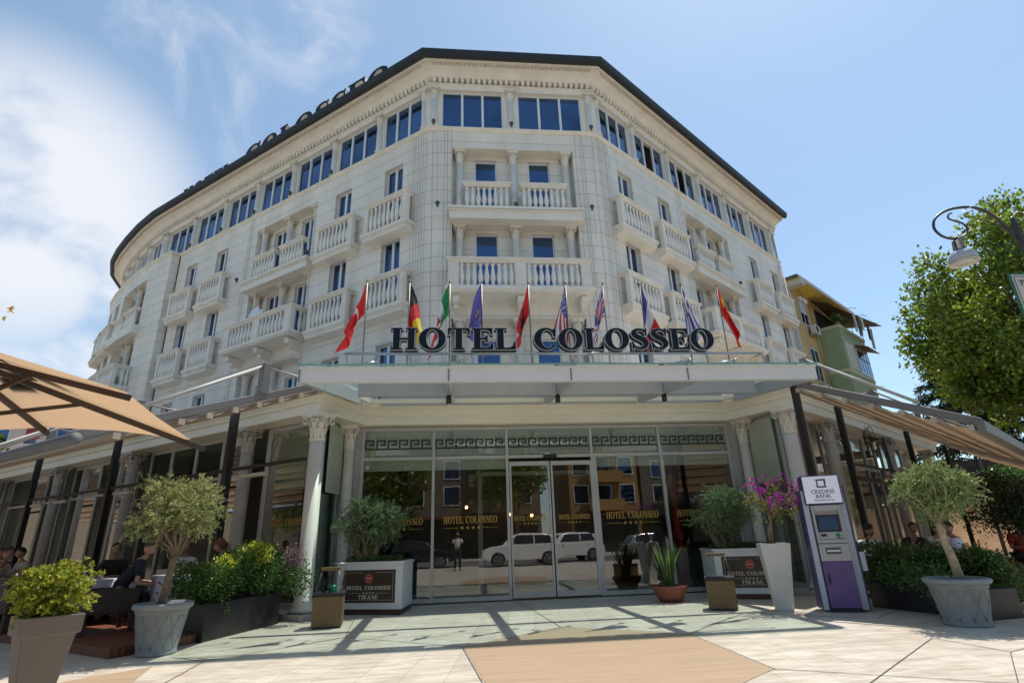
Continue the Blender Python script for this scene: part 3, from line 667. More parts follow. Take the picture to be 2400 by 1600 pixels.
fm.box(3.312, 3.37, -.06, .07, .03, 3.18); fm.build('entrance_frame', ALU, hotel)
GOLD = pm('gold_vinyl', (.50, .32, .06), .5)
KEYM = pm('key_film', (.03, .03, .028), .5)
def stars_row(mb, x0, x1, z, r_, d, n=4):
    c = (x0+x1)/2; sp_ = r_*2.7
    for k in range(n): mb.prism(star(r_, c+(k-(n-1)/2)*sp_, z), d, d+.002)
    e = (n/2)*sp_+r_*.4; mb.box(x0, c-e, d, d+.002, z-r_*.12, z+r_*.05); mb.box(c+e, x1, d, d+.002, z-r_*.12, z+r_*.05)
def pane_text(fr, par, x0, x1, z, h, d):
    t = MB(fr); text(t, 'HOTEL COLOSSEO', x0, z, h, x1-x0, d, d+.002); stars_row(t, x0, x1, z-h*.62, h*.30, d); t.build('gold_lettering', GOLD, par)
TX = {0: (-2.08, -.87, 1.70, .15), 1: (-.39, .88, 1.70, .16), 3: (3.53, 4.82, 1.70, .16), 4: (5.30, 6.55, 1.70, .16)}
for i in range(5):
    a, b = XS[i]+.032, XS[i+1]-.032
    g = MB(GF); g.quad((a, 0, 3.26), (b, 0, 3.26), (b, 0, 3.90), (a, 0, 3.90)); o = g.build('transom_pane', GL1, hotel)
    fmm = MB(GF); fmm.box(a, b, -.025, -.02, 3.26, 3.90); fmm.build('frosted_film', glass('frosted_film', (.55, .6, .57), base=.04, milky=.8), o)
    k_ = MB(GF); n = int(round((b-a)/.262)); u = (b-a)/n; t = .034; z0 = 3.45; H_ = .235
    for j in range(n):
        x = a+j*u; 
        for (p0, p1, q0_, q1) in ((0, u*.98, 0, t), (0, t, t, H_), (t, u*.80, H_-t, H_), (u*.80-t, u*.80, t*3, H_-t), (u*.36, u*.80-t, t*3, t*4), (u*.36, u*.36+t, t*4, H_*.62)):
            k_.box(x+p0, x+p1, .012, .014, z0+q0_, z0+q1)
    k_.build('greek_key', KEYM, o)
    if i == 2: continue
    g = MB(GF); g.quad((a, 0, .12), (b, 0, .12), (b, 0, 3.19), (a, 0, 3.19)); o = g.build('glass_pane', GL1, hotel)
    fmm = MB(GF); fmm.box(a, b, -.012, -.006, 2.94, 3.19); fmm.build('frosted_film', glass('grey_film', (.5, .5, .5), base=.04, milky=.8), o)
    pane_text(GF, o, *TX[i][:2], TX[i][2], TX[i][3], .008)
for a, b, t0, t1 in ((1.2, 2.19, 1.28, 2.05), (2.22, 3.25, 2.36, 3.11)):
    f = MB(GF); w_ = .045
    f.box(a, a+w_, .0, .045, .05, 3.10); f.box(b-w_, b, .0, .045, .05, 3.10); f.box(a+w_, b-w_, .0, .045, 3.0, 3.10); f.box(a+w_, b-w_, .0, .045, .05, .17)
    o = f.build('sliding_door', ALU, hotel); g = MB(GF); g.quad((a+w_, .02, .17), (b-w_, .02, .17), (b-w_, .02, 3.0), (a+w_, .02, 3.0)); g.build('glass_pane', GL1, o)
    pane_text(GF, o, t0, t1, 1.72, .11, .028)
m_ = MB(GF); m_.box(2.05, 2.38, .052, .10, 3.17, 3.25); m_.build('door_sensor', DARK, hotel)
# low plinth, wing glazing, restaurant glazing
m_ = MB(); sweep(m_, GP, [(-.42, .0), (-.28, .0), (-.28, .14), (-.42, .14)]) if False else None
BL = pm('olive_blind', (.46, .48, .38), .7)
GL3 = glass('shop_glass', (.66, .74, .66), base=.07, gain=.9)
for sg in (-1, 1):
    X = lambda x: 2.3+sg*(x-2.3)
    c0, c1 = (X(-3.0), 12.38), (X(-2.88), 13.56); d = Vector(c1)-Vector(c0); ln = d.length; u = tuple(d/ln); fr = (c0, u, (-u[1]*1 if sg < 0 else u[1], u[0] if sg < 0 else -u[0]))
    fr = (c0, u, (u[1], -u[0])) if sg < 0 else (c0, u, (-u[1], u[0]))
    fr = (c0, u, (sg*-1*abs(u[1]), 0)) if False else fr
    m_ = MB(fr); 
    for x in (0, ln-.06): m_.box(x, x+.06, -.03, .03, .12, 3.98)
    m_.box(.06, ln-.06, -.03, .03, 3.9, 3.98); m_.box(.06, ln-.06, -.03, .03, .12, .2); m_.build('wing_frame', ALU, hotel)
    g = MB(fr); g.quad((.06, 0, .2), (ln-.06, 0, .2), (ln-.06, 0, 3.9), (.06, 0, 3.9)); g.build('glass_pane', glass('teal_glass', (.35, .52, .48), refl=(.8, 1, .95), base=.22, gain=1.1), hotel)
    b_ = MB(fr); b_.box(.08, ln-.08, -.12, -.10, 2.4, 3.9); b_.build('roller_blind', BL, hotel)
    fr = GLF if sg < 0 else GRF
    fm = MB(fr); panes = []
    marks = [.3, 2.15]+[2.75+1.0*k for k in range(5)]+[8.05+.95*k for k in range(5)]+[12.8+1.2*k for k in range(16)]
    ends = [(.3, 2.15), (2.75, 3.95), (3.95, 5.15), (5.15, 6.35), (6.35, 7.45), (8.05, 9.2), (9.2, 10.4), (10.4, 11.6), (11.6, 12.2), (12.8, 14.2), (14.2, 15.6), (15.6, 17.2)]+[(17.9+1.5*k, 19.4+1.5*k) for k in range(9)]
    if sg > 0: ends = ends[:9]
    LM = 34 if sg < 0 else 13.3
    for j, (a, b) in enumerate(ends):
        fm.box(a, a+.05, -.38, -.30, .12, 3.98); fm.box(b-.05, b, -.38, -.30, .12, 3.98); fm.box(a+.05, b-.05, -.38, -.30, 3.9, 3.98); fm.box(a+.05, b-.05, -.38, -.30, .12, .22)
        if j: fm.box(a+.05, b-.05, -.38, -.30, 2.95, 3.02)
        g = MB(fr); g.quad((a, -.34, .2), (b, -.34, .2), (b, -.34, 3.92), (a, -.34, 3.92)); o = g.build('glass_pane', GL3 if j == 0 else GL2, hotel)
        if j == 0:
            b_ = MB(fr); b_.box(a+.05, b-.05, -.55, -.53, 2.55, 3.92); b_.build('roller_blind', BL, o)
            if sg < 0:
                t_ = MB((fr[0], (-fr[1][0], -fr[1][1]), fr[2])); t_.fr = ((fr[0][0]+fr[1][0]*2.1, fr[0][1]+fr[1][1]*2.1), (-fr[1][0], -fr[1][1]), fr[2]); text(t_, 'HOTEL COLOSSEO', .35, 1.75, .15, 1.25, -.335, -.333); stars_row(t_, .35, 1.6, 1.66, .04, -.335); t_.build('gold_lettering', GOLD, o)
    fm.build('restaurant_frame', ALU, hotel)
    m_ = MB(fr); m_.box(-.35, LM, -.5, .34, 0.004, .10); m_.box(.0, LM, -.42, -.26, .10, .12); m_.build('plinth', pm('plinth_stone', (.5, .48, .44), .5), hotel)
# lobby interior
IW = pm('lobby_wall', (.09, .06, .045), .5, var=.3); IC = pm('lobby_ceiling', (.45, .45, .40), .6); IWd = pm('white_lobby', (.5, .5, .48), .5)
m_ = MB(); m_.box(-2.2, 7.0, 18.6, 18.7, 0, 4.3); m_.build('lobby_wall', IW, hotel)
for x in (-2.4, 7.0): m_ = MB(); m_.box(x, x+.08, 13.8, 18.6, 0, 4.3); m_.build('lobby_wall', IW, hotel)
m_ = MB(); m_.box(-2.3, 6.95, 13.8, 18.6, 3.9, 3.95); m_.build('lobby_ceiling', IC, hotel)
m_ = MB(); 
for x in (.55, 3.75): m_.box(x-.06, x+.06, 15.6, 15.7, 0, 3.0)
m_.box(.49, 3.81, 15.6, 15.7, 3.0, 3.1); m_.box(.49, .55, 13.7, 15.6, 3.0, 3.06); m_.box(3.75, 3.81, 13.7, 15.6, 3.0, 3.06); m_.build('vestibule_frame', IWd, hotel)
m_ = MB(); m_.box(1.8, 2.6, 17.6, 18.2, 0, 1.1); m_.box(3.9, 6.3, 17.2, 17.9, 0, 1.15); m_.build('reception_desk', pm('walnut', (.09, .04, .02), .35), hotel)
m_ = MB(); m_.tube([(5.9, 15.2, 0), (5.9, 15.2, 3.6)], .13, 12); m_.build('red_pillar', pm('red_lacquer', (.35, .01, .01), .3), hotel)
lampm = bpy.data.materials.new('warm_bulb'); lampm.use_nodes = True; e_ = lampm.node_tree.nodes['Principled BSDF']; e_.inputs['Emission Color'].default_value = (1, .55, .15, 1); e_.inputs['Emission Strength'].default_value = 6
for x, z in ((1.55, 2.05), (2.25, 2.0), (.2, 2.3)):
    m_ = MB(); m_.tube([(x, 17.9, z+.05), (x, 17.9, 3.9)], .008, 4); o = m_.build('pendant_lamp', DARK, hotel); b_ = MB(); b_.ball((x, 17.9, z), .045); b_.build('bulb', lampm, o)
for fr, LM in ((GLF, 34), (GRF, 13.3)): m_ = MB(fr); m_.box(.0, LM, -4.6, -4.5, 0, 4.3); m_.build('restaurant_back_wall', IW, hotel)
# ================================================================== canopy
can = thing('glass_canopy', 'grey steel and glass entrance canopy carrying the hotel sign', 'canopy', (2.0, 9.3, 3.95))
zb = lambda Y: 3.95+.125*(Y-9.3)
FX0, FX1, BX0, BX1 = -2.76, 6.68, -2.35, 6.98
m_ = MB(); m_.box(FX0, FX1, 9.3, 9.42, 3.95, 4.22); m_.box(FX0, FX1, 9.27, 9.297, 4.175, 4.215); m_.build('fascia', pm('fascia_paint', (.70, .70, .71), .38, var=.03), can)
for x in (FX0+.01, 1.99-2.19, 1.99, 4.17):
    m_ = MB(); m_.box(x-.012, x+.012, 9.285, 9.30, 3.95, 4.175); m_.build('fascia_joint', pm('joint', (.2, .2, .2), .6), can)
m_ = MB(); m_.bar((FX0+.06, 9.42, 4.08), (BX0+.06, 13.2, zb(13.2)+.13), .12, .26); m_.build('side_beam', GREYM, can)
m_ = MB(); m_.bar((FX1-.06, 9.42, 4.08), (BX1-.06, 13.2, zb(13.2)+.13), .12, .26); m_.build('side_beam', GREYM, can)
for x in (-.24, 2.1, 4.47):
    m_ = MB(); m_.bar((x, 9.42, zb(9.42)+.135), (x+.03, 13.2, zb(13.2)+.135), .10, .25); m_.build('cross_beam', GREYM, can)
    c_ = MB(); c_.lathe((x, 11.35), [(.055, zb(11.35)-.16), (.055, zb(11.35)+.01)], 12); c_.build('downlight', DARK, can)
for Y in (11.25, 13.1):
    k = (Y-9.3)/3.9
    xs = [FX0+(BX0-FX0)*k+.45, -.24-.05+.0, -.24+.055, 2.1-.055, 2.1+.06, 4.47-.055, 4.47+.06, FX1+(BX1-FX1)*k-.3]
    for j in range(0, 8, 2):
        m_ = MB(); m_.box(xs[j], xs[j+1], Y-.04, Y+.04, zb(Y)-.01, zb(Y)+.27); m_.build('purlin', GREYM, can)
CG = glass('canopy_glass', (.74, .90, .86), base=.05, gain=1, milky=.10)
gx = [FX0-.06, -.2, 1.99, 4.17, FX1+.06]; bx = [BX0-.03, -.2, 1.99, 4.2, BX1+.03]
for j in range(4):
    m_ = MB(); a, b, c, d = gx[j]+.01, gx[j+1]-.01, bx[j]+.01, bx[j+1]-.01
    m_.add([(a, 9.22, 4.235), (b, 9.22, 4.235), (d, 13.3, zb(13.3)+.29), (c, 13.3, zb(13.3)+.29)], [(0, 1, 2, 3)]); m_.build('glass_sheet', CG, can)
    m_ = MB(); m_.box(a, b, 9.215, 9.222, 4.222, 4.25); m_.build('glass_edge', pm('glass_edge', (.18, .38, .36), .15), can)
# ------------------------------------------------------------------ sign letters on the canopy
SF = ((0, 9.7), (1, 0), (0, -1))
sign = thing('canopy_sign', 'large navy HOTEL COLOSSEO letters with silver edges on the canopy rail', 'sign', (1.9, 9.7, 4.28))
STL = pm('steel', (.45, .45, .45), .3, metal=.8)
def put(word, x0, wd):
    def each(c, mb, k):
        pass
    def rim(c, mb, k):
        o = mb.build('letter', RIM, sign); each.last[k] = o
    each.last = {}
    text(MB(SF), word, x0, 4.655, .42, wd, .056, .066, g=.036, each=rim)
    text(MB(SF), word, x0, 4.655, .42, wd, .0675, .075, g=.012, each=lambda c, mb, k: mb.build('letter_face', NAVY, each.last[k]))
    text(MB(SF), word, x0, 4.655, .42, wd, -.07, .0545, g=.036, each=lambda c, mb, k: mb.build('letter_case', NAVY, each.last[k]))
put('HOTEL', -1.27, 2.31); put('COLOSSEO', 1.40, 3.54)
m_ = MB(); m_.tube([(-2.1, 9.7, 4.605), (5.95, 9.7, 4.605)], .018, 8); m_.tube([(-2.1, 9.78, 4.605), (5.95, 9.78, 4.605)], .012, 6); m_.build('rail', STL, sign)
for k in range(8):
    x = -2.05+k*1.14; m_ = MB(); m_.tube([(x, 9.7, 4.30), (x, 9.7, 4.5), (x-.015, 9.68, 4.56), (x-.05, 9.70, 4.59)], .016, 6); m_.build('bracket', STL, sign)
fl_ = thing('sign_floodlight', 'small steel spotlight standing on the glass at the left end of the canopy', 'spotlight', (-1.6, 9.5, 4.3))
def sp(t):
    m_ = MB(); x, y_, z = t.location; m_.tube([(x-.35, y_+.1, z-.0), (x-.1, y_, z+.05), (x+.08, y_-.02, z+.06)], .018, 6); m_.build('arm', STL, t)
    m_ = MB(); m_.lathe((x+.13, y_-.02), [(.03, z+.03), (.05, z+.08), (.045, z+.1)], 8); m_.build('lamp_head', STL, t)
sp(fl_)
for x, w_ in ((-.1, 'second from the left end'), (2.0, 'in the middle'), (4.2, 'right of the middle'), (5.1, 'near the right end')):
    q = thing('sign_floodlight', 'small steel spotlight on the canopy glass, '+w_+' under the sign', 'spotlight', (x, 9.5, 4.3), 'spotlights on the canopy'); sp(q)
fl_['group'] = 'spotlights on the canopy'
# ------------------------------------------------------------------ flags
def cl(n, c): return pm('flag_'+n, c, .75, var=.08)
R_, Wh, Bk, Ye, Gr, Bl, Lb, Pu = cl('red', (.72, .02, .02)), cl('white', (.78, .78, .78)), cl('black', (.02, .02, .02)), cl('yellow', (.85, .58, .01)), cl('green', (.02, .25, .08)), cl('blue', (.09, .07, .34)), cl('eu', (.16, .13, .46)), cl('purple', (.12, .08, .32))
def turkey(u, v):
    d1 = math.hypot((u-.42)*1.5, v-.5); d2 = math.hypot((u-.47)*1.5, v-.5); d3 = math.hypot((u-.62)*1.5, v-.5)
    return Wh if (d1 < .25 and d2 > .2) or d3 < .085 else R_
def germany(u, v):
    v = .22*v+1.0*u
    return Bk if v < .34 else (R_ if v < .67 else Ye)
def italy(u, v): return Gr if u < .34 else (Wh if u < .67 else R_)
def eu(u, v):
    for k in range(12):
        if math.hypot((u-.5)*1.5-.32*math.cos(k*PI/6), v-.5-.32*math.sin(k*PI/6)) < .045: return Ye
    return Lb
EA = ["..#....#..", "#.##..##.#", "##.####.##", "##########", ".########.", "#.######.#", ".##.##.##.", "...####...", "....##...."]
def albania(u, v):
    i, j = int((v-.12)/.76*9), int((u-.25)/.5*10)
    return Bk if 0 <= i < 9 and 0 <= j < 10 and .25 < u and .12 < v and EA[i][j] == '#' else R_
def usa(u, v):
    if u < .42 and v < .54: return Wh if (int(u*24)+int(v*20)) % 3 == 0 and int(v*20) % 2 else Bl
    return R_ if int(v*13) % 2 == 0 else Wh
def uk(u, v):
    x, y_ = (u-.5)*1.6, v-.5
    if abs(x) < .09 or abs(y_) < .09: return R_
    if abs(x) < .15 or abs(y_) < .15: return Wh
    d = abs(abs(x)*.62-abs(y_)); return R_ if d < .03 else (Wh if d < .09 else Bl)
def france(u, v): return Bl if u < .34 else (Wh if u < .67 else R_)
def greece(u, v):
    if u < .37 and v < .56: return Wh if abs(u-.185) < .045 or abs(v-.28) < .06 else Bl
    return Bl if int(v*9) % 2 == 0 else Wh
def china(u, v):
    if math.hypot((u-.17)*1.5, v-.25) < .12: return Ye
    for a, b in ((.33, .1), (.4, .2), (.4, .34), (.33, .44)):
        if math.hypot((u-a)*1.5, v-b) < .035: return Ye
    return R_
FLG = [(-1.98, -1, turkey, 'red flag with a white crescent and star'), (-1.08, .66, germany, 'black, red and yellow striped flag'), (-.22, -.9, italy, 'green, white and red flag'), (.47, -.69, eu, 'violet blue flag with a ring of yellow stars'),
       (1.50, -.8, albania, 'red flag with a black eagle'), (2.33, -.55, usa, 'flag with red and white stripes and a starry blue corner'), (3.17, -.85, uk, 'blue flag with red and white crosses'), (4.02, .55, france, 'blue, white and red flag'), (4.98, .5, greece, 'blue and white striped flag with a cross'), (5.82, .75, china, 'plain red flag with yellow stars in its corner')]
for k, (x, sg, fn, lb) in enumerate(FLG):
    rg = random.Random(k+3); t = thing('flag', lb+' hanging limp above the canopy', 'flag', (x, 10.8, 4.44), 'flags on the canopy')
    m_ = MB(); m_.tube([(x, 10.8, 4.44), (x, 10.8, 6.60)], .014, 8); m_.ball((x, 10.8, 6.62), .028, 8, 6); m_.lathe((x, 10.8), [(.05, 4.43), (.05, 4.46), (.02, 4.5)], 10); m_.build('pole', pm('pole_bronze', (.22, .19, .15), .4, metal=.5), t)
    nu, nv = 36, 26; pts = []; ph = rg.uniform(0, 6); fo = rg.uniform(.85, 1.15)
    for i in range(nu+1):
        for j in range(nv+1):
            u, v = i/nu, j/nv
            sw = u**.75; wv = .06*math.sin(v*7*fo+u*3.5+ph)*u**.6
            X = x+sg*(.02+.33*sw+.20*sw*v)+wv*.9-sg*.10*math.sin(PI*v)*sw; Y = 10.8+.09*math.sin(v*9+u*2+ph)*u**.5-.05*u; Z = 6.56-v*.72-1.14*u**.9*(1-.12*v)
            if abs(sg) < .7: X += -sg*.75*(v-.25)*u**.7   # folded to both sides
            pts.append((X-x, Y-10.8, Z-4.44))
    me = bpy.data.meshes.new('cloth'); fs = [(i*(nv+1)+j, (i+1)*(nv+1)+j, (i+1)*(nv+1)+j+1, i*(nv+1)+j+1) for i in range(nu) for j in range(nv)]
    me.from_pydata(pts, [], fs); mats = []; 
    for i in range(nu):
        for j in range(nv):
            q = fn((i+.5)/nu, (j+.5)/nv)
            if q not in mats: mats.append(q); me.materials.append(q)
            me.polygons[i*nv+j].material_index = mats.index(q)
    me.polygons.foreach_set('use_smooth', [True]*len(fs)); o = bpy.data.objects.new('cloth', me); S.collection.objects.link(o); o.parent = t
# ================================================================== terrace awnings
FAB = bpy.data.materials.new('awning_fabric'); FAB.use_nodes = True; t_ = FAB.node_tree; b_ = t_.nodes['Principled BSDF']; b_.inputs['Base Color'].default_value = (.33, .235, .16, 1); b_.inputs['Roughness'].default_value = .85
tr_ = nd(t_, 'ShaderNodeBsdfTranslucent'); tr_.inputs[0].default_value = (.50, .32, .18, 1); ms_ = nd(t_, 'ShaderNodeMixShader'); ms_.inputs[0].default_value = .17
t_.links.new(b_.outputs[0], ms_.inputs[1]); t_.links.new(tr_.outputs[0], ms_.inputs[2]); t_.links.new(ms_.outputs[0], t_.nodes['Material Output'].inputs[0])
RAILM = pm('awning_rail', (.17, .16, .155), .45, var=.06); PURM = pm('awning_profile', (.34, .27, .20), .5)
def awning(base, u, n, t0, t1, zf, sp_, length, label, posts, rails, gutter):
    fr = (base, u, n); aw = thing('terrace_awning', label, 'awning', (base[0]+u[0]*4, base[1]+u[1]*4, 0), 'awnings over the terraces')
    ts = []; t = t0
    while t <= t1+.01: ts.append(t); t += sp_
    m_ = MB(fr); rows = []
    for i in range(len(ts)-1):
        for j in range(5):
            q = j/5; t = ts[i]+sp_*q; rows.append((t, zf(t)+.02-.045*math.sin(PI*q)))
    rows.append((ts[-1], zf(ts[-1])+.02)); ns = 14; pts = [(-.02+length*k/ns, t, z-.03*math.sin(PI*(k % 4)/4)) for t, z in rows for k in range(ns+1)]
    m_.add(pts, [(i*(ns+1)+k, i*(ns+1)+k+1, (i+1)*(ns+1)+k+1, (i+1)*(ns+1)+k) for i in range(len(rows)-1) for k in range(ns)], True); m_.build('fabric', FAB, aw)
    for t in ts:
        m_ = MB(fr); m_.box(-.10, length, t-.035, t+.035, zf(t)-.035, zf(t)+.035); m_.build('profile', PURM, aw)
        c_ = MB(fr); c_.box(-.13, -.10, t-.045, t+.045, zf(t)-.05, zf(t)+.04); c_.build('end_cap', pm('cap_white', (.48, .41, .34), .5), aw)
    for s_ in rails:
        m_ = MB(fr); a, b = t0-.15, t1+.15; hh = .07
        m_.add([(s_-.05, a, zf(a)+.06), (s_+.05, a, zf(a)+.06), (s_+.05, a, zf(a)+.2), (s_-.05, a, zf(a)+.2), (s_-.05, b, zf(b)+.06), (s_+.05, b, zf(b)+.06), (s_+.05, b, zf(b)+.2), (s_-.05, b, zf(b)+.2)],
               [(0, 1, 2, 3), (7, 6, 5, 4), (0, 4, 5, 1), (1, 5, 6, 2), (2, 6, 7, 3), (3, 7, 4, 0)]); m_.build('track_rail', RAILM, aw, bevel=.012)
    for s_, t in posts:
        m_ = MB(fr); m_.box(s_-.07, s_+.07, t-.07, t+.07, 0.0, zf(t)+(.12 if s_ < .2 else -.02)); m_.build('post', DARK, aw)
    tg = t1+.12; m_ = MB(fr)
    if gutter: m_.tube([(-.2, tg, zf(tg)+.08), (length, tg, zf(tg)+.08)], .08, 14)
    else: m_.box(-.1, length, tg-.06, tg+.06, zf(tg)-.02, zf(tg)+.14)
    m_.build('gutter', RAILM if not gutter else pm('gutter_roll', (.13, .135, .15), .75), aw)
    return aw, fr
zl = lambda t: 4.22-.395*t; zr = lambda t: 4.03-.465*t
awL, frL = awning((-2.6, 10.8), (-.8, .6), (-.6, -.8), .3, 3.95, zl, .41, 24, 'long beige sloping awning over the left dining terrace', [(3.06, 0), (8.3, 0), (13.3, 0), (18.4, 0)], (0, 4.3, 8.6, 12.9, 17.2), True)
awR, frR = awning((6.9, 10.4), (.8, .6), (.292, -.956), .12, 2.95, zr, .47, 20.2, 'long beige sloping awning over the right terrace', [(.0, .0), (2.83, -.15), (8.7, -.15), (13.7, -.15), (19.4, -.15)], (0, 4.3, 8.6, 12.9, 17.2, 19.7), False)
for aw, fr, zf, t0, t1, rr in ((awL, frL, zl, 1.42, 3.85, (0, 4.3, 8.6)), (awR, frR, zr, .35, 2.3, (0, 4.3, 8.6))):
    for s_ in rr:
        m_ = MB(fr); m_.box(s_-.07, s_+.07, t0-.07, t0+.07, zf(t0)+.18, zf(t0)+.72); m_.build('mast', RAILM, aw)
        m_ = MB(fr); m_.tube([(s_, t0+.05, zf(t0)+.68), (s_, t1, zf(t1)+.25)], .028, 8)
        m_.tube([(s_, t0-.05, zf(t0)+.68), (s_, t0-1.5, zf(t0)+.62)], .022, 8); m_.build('tie_rod', pm('rod_paint', (.40, .385, .36), .5), aw)
# crossbars with heaters under the left awning, fan under the right one
m_ = MB(frL); m_.box(.5, 20, -.03, .03, 2.88, 2.95); m_.build('heater_bar', DARK, awL)
m_ = MB(frR); m_.box(2.9, 19, -.18, -.12, 2.35, 2.45); m_.box(2.9, 19, -.18, -.12, 2.7, 2.75); m_.build('heater_bar', DARK, awR)
htr = None
for k, s_ in enumerate((2.1, 5.6, 7.4, 11.0, 12.6)):
    c = (frL[0][0]+frL[1][0]*s_, frL[0][1]+frL[1][1]*s_, 2.72); wrd = ('nearest the entrance', 'second from the entrance', 'third from the entrance', 'fourth from the entrance', 'farthest from the entrance')[k]
    t = thing('heater', 'white bar heater hanging under the left awning, '+wrd, 'heater', c, 'heaters under the awning')
    m_ = MB((frL[0], frL[1], frL[2])); m_.box(s_-.38, s_+.38, -.07, .07, 2.70, 2.77); m_.build('body', pm('heater_white', (.5, .47, .42), .4), t, bevel=.01)
    b_ = MB(frL); b_.tube([(s_-.2, 0, 2.77), (s_-.2, 0, 2.88)], .01, 5); b_.tube([(s_+.2, 0, 2.77), (s_+.2, 0, 2.88)], .01, 5); b_.build('hanger', DARK, t)
fan = thing('terrace_fan', 'black cage fan mounted high under the right awning', 'fan', (10.2, 12.7, 3.3))
fc = Vector((10.2, 12.7, 3.35)); fu = Vector((.75, .66, 0)).normalized(); fz = Vector((0, 0, 1)); fn_ = fu.cross(fz)
m_ = MB()
for rr, dd in ((.34, 0), (.34, .12), (.22, .15), (.11, .16)): m_.tube([tuple(fc+(fu*math.cos(a)+fz*math.sin(a))*rr+fn_*dd*-1) for a in [2*PI*k/28 for k in range(29)]], .008, 4)
for k in range(20):
    a = 2*PI*k/20; m_.tube([tuple(fc+(fu*math.cos(a)+fz*math.sin(a))*.34), tuple(fc+(fu*math.cos(a)+fz*math.sin(a))*.22-fn_*.15), tuple(fc-fn_*.17)], .004, 3)
m_.build('cage', DARK, fan)
m_ = MB()
for k in range(3):
    a = 2*PI*k/3+.4; d = fu*math.cos(a)+fz*math.sin(a); e = fu*-math.sin(a)+fz*math.cos(a)
    m_.add([tuple(fc-fn_*.08+d*.04-e*.03), tuple(fc-fn_*.08+d*.30-e*.08), tuple(fc-fn_*.05+d*.31+e*.06), tuple(fc-fn_*.11+d*.05+e*.04)], [(0, 1, 2, 3)])
m_.build('blades', DARK, fan); m_ = MB(); m_.tube([tuple(fc), tuple(fc+fn_*.2), tuple(fc+fn_*.25+Vector((0, 0, -1.0)))], .03, 6); m_.ball(tuple(fc-fn_*.02), .07); m_.build('motor_arm', DARK, fan)
# ================================================================== ground
def paving():
    M = bpy.data.materials.new('marble_paving'); M.use_nodes = True; t = M.node_tree; b = t.nodes['Principled BSDF']; l = t.links
    co = nd(t, 'ShaderNodeTexCoord'); mp = nd(t, 'ShaderNodeMapping'); l.new(co.outputs['Object'], mp.inputs[0]); mp.inputs['Rotation'].default_value = (0, 0, math.radians(97))
    br = nd(t, 'ShaderNodeTexBrick'); l.new(mp.outputs[0], br.inputs['Vector']); br.inputs['Scale'].default_value = 1; br.inputs['Brick Width'].default_value = 1.9; br.inputs['Row Height'].default_value = .46
    br.inputs['Mortar Size'].default_value = .0035; br.inputs['Mortar Smooth'].default_value = .2; br.inputs['Color1'].default_value = (.56, .50, .42, 1); br.inputs['Color2'].default_value = (.62, .565, .475, 1); br.inputs['Mortar'].default_value = (.34, .29, .23, 1)
    mp2 = nd(t, 'ShaderNodeMapping'); l.new(co.outputs['Object'], mp2.inputs[0]); mp2.inputs['Rotation'].default_value = (0, 0, .55); mp2.inputs['Scale'].default_value = (1, 4.5, 1)
    n1 = nd(t, 'ShaderNodeTexNoise'); n1.inputs['Scale'].default_value = 1.6; n1.inputs['Detail'].default_value = 9; n1.inputs['Distortion'].default_value = 1.4; l.new(mp2.outputs[0], n1.inputs['Vector'])
    cr = nd(t, 'ShaderNodeValToRGB'); cr.color_ramp.elements[0].position = .36; cr.color_ramp.elements[0].color = (.72, .67, .62, 1); cr.color_ramp.elements[1].position = .62; cr.color_ramp.elements[1].color = (1.06, 1.05, 1.04, 1)
    l.new(n1.outputs['Fac'], cr.inputs[0]); mx = nd(t, 'ShaderNodeMix', data_type='RGBA', blend_type='MULTIPLY'); mx.inputs[0].default_value = .85; l.new(br.outputs['Color'], mx.inputs[6]); l.new(cr.outputs[0], mx.inputs[7])
    n3 = nd(t, 'ShaderNodeTexNoise'); n3.inputs['Scale'].default_value = 14; n3.inputs['Detail'].default_value = 6; l.new(mp2.outputs[0], n3.inputs['Vector'])
    st = nd(t, 'ShaderNodeMapRange'); l.new(n3.outputs['Fac'], st.inputs[0]); st.inputs[1].default_value = .60; st.inputs[2].default_value = .72
    mx2 = nd(t, 'ShaderNodeMix', data_type='RGBA'); l.new(math_n(t, 'MULTIPLY', st.outputs[0], .45), mx2.inputs[0]); l.new(mx.outputs[2], mx2.inputs[6]); mx2.inputs[7].default_value = (.36, .24, .15, 1)
    l.new(mx2.outputs[2], b.inputs['Base Color']); 
    rr = nd(t, 'ShaderNodeMapRange'); l.new(n3.outputs['Fac'], rr.inputs[0]); rr.inputs[3].default_value = .25; rr.inputs[4].default_value = .50; l.new(rr.outputs[0], b.inputs['Roughness'])
    return M
m_ = MB(); m_.quad((-200, -150, 0), (200, -150, 0), (200, 250, 0), (-200, 250, 0)); struct(m_.build('ground', paving()))
def travertine():
    M = pm('travertine_inlay', (.42, .30, .195), .4, var=.16, scale=1.2, stretch=(.8, 14, 1)); return M
m_ = MB(); m_.slab([(0.05, 8.09), (1.56, 9.36), (3.14, 8.22), (3.12, 5.99), (1.6, 4.75), (.24, 6.12)], .0035, .0045); struct(m_.build('paving_inlay', travertine()))
m_ = MB(); m_.slab([(-3.70, 7.89), (-3.48, 7.03), (-3.6, 6.0), (-5.2, 5.4), (-5.3, 6.3)], .0035, .0045); struct(m_.build('paving_inlay', travertine()))
JO = pm('joint_grout', (.10, .085, .07), .8)
m_ = MB()
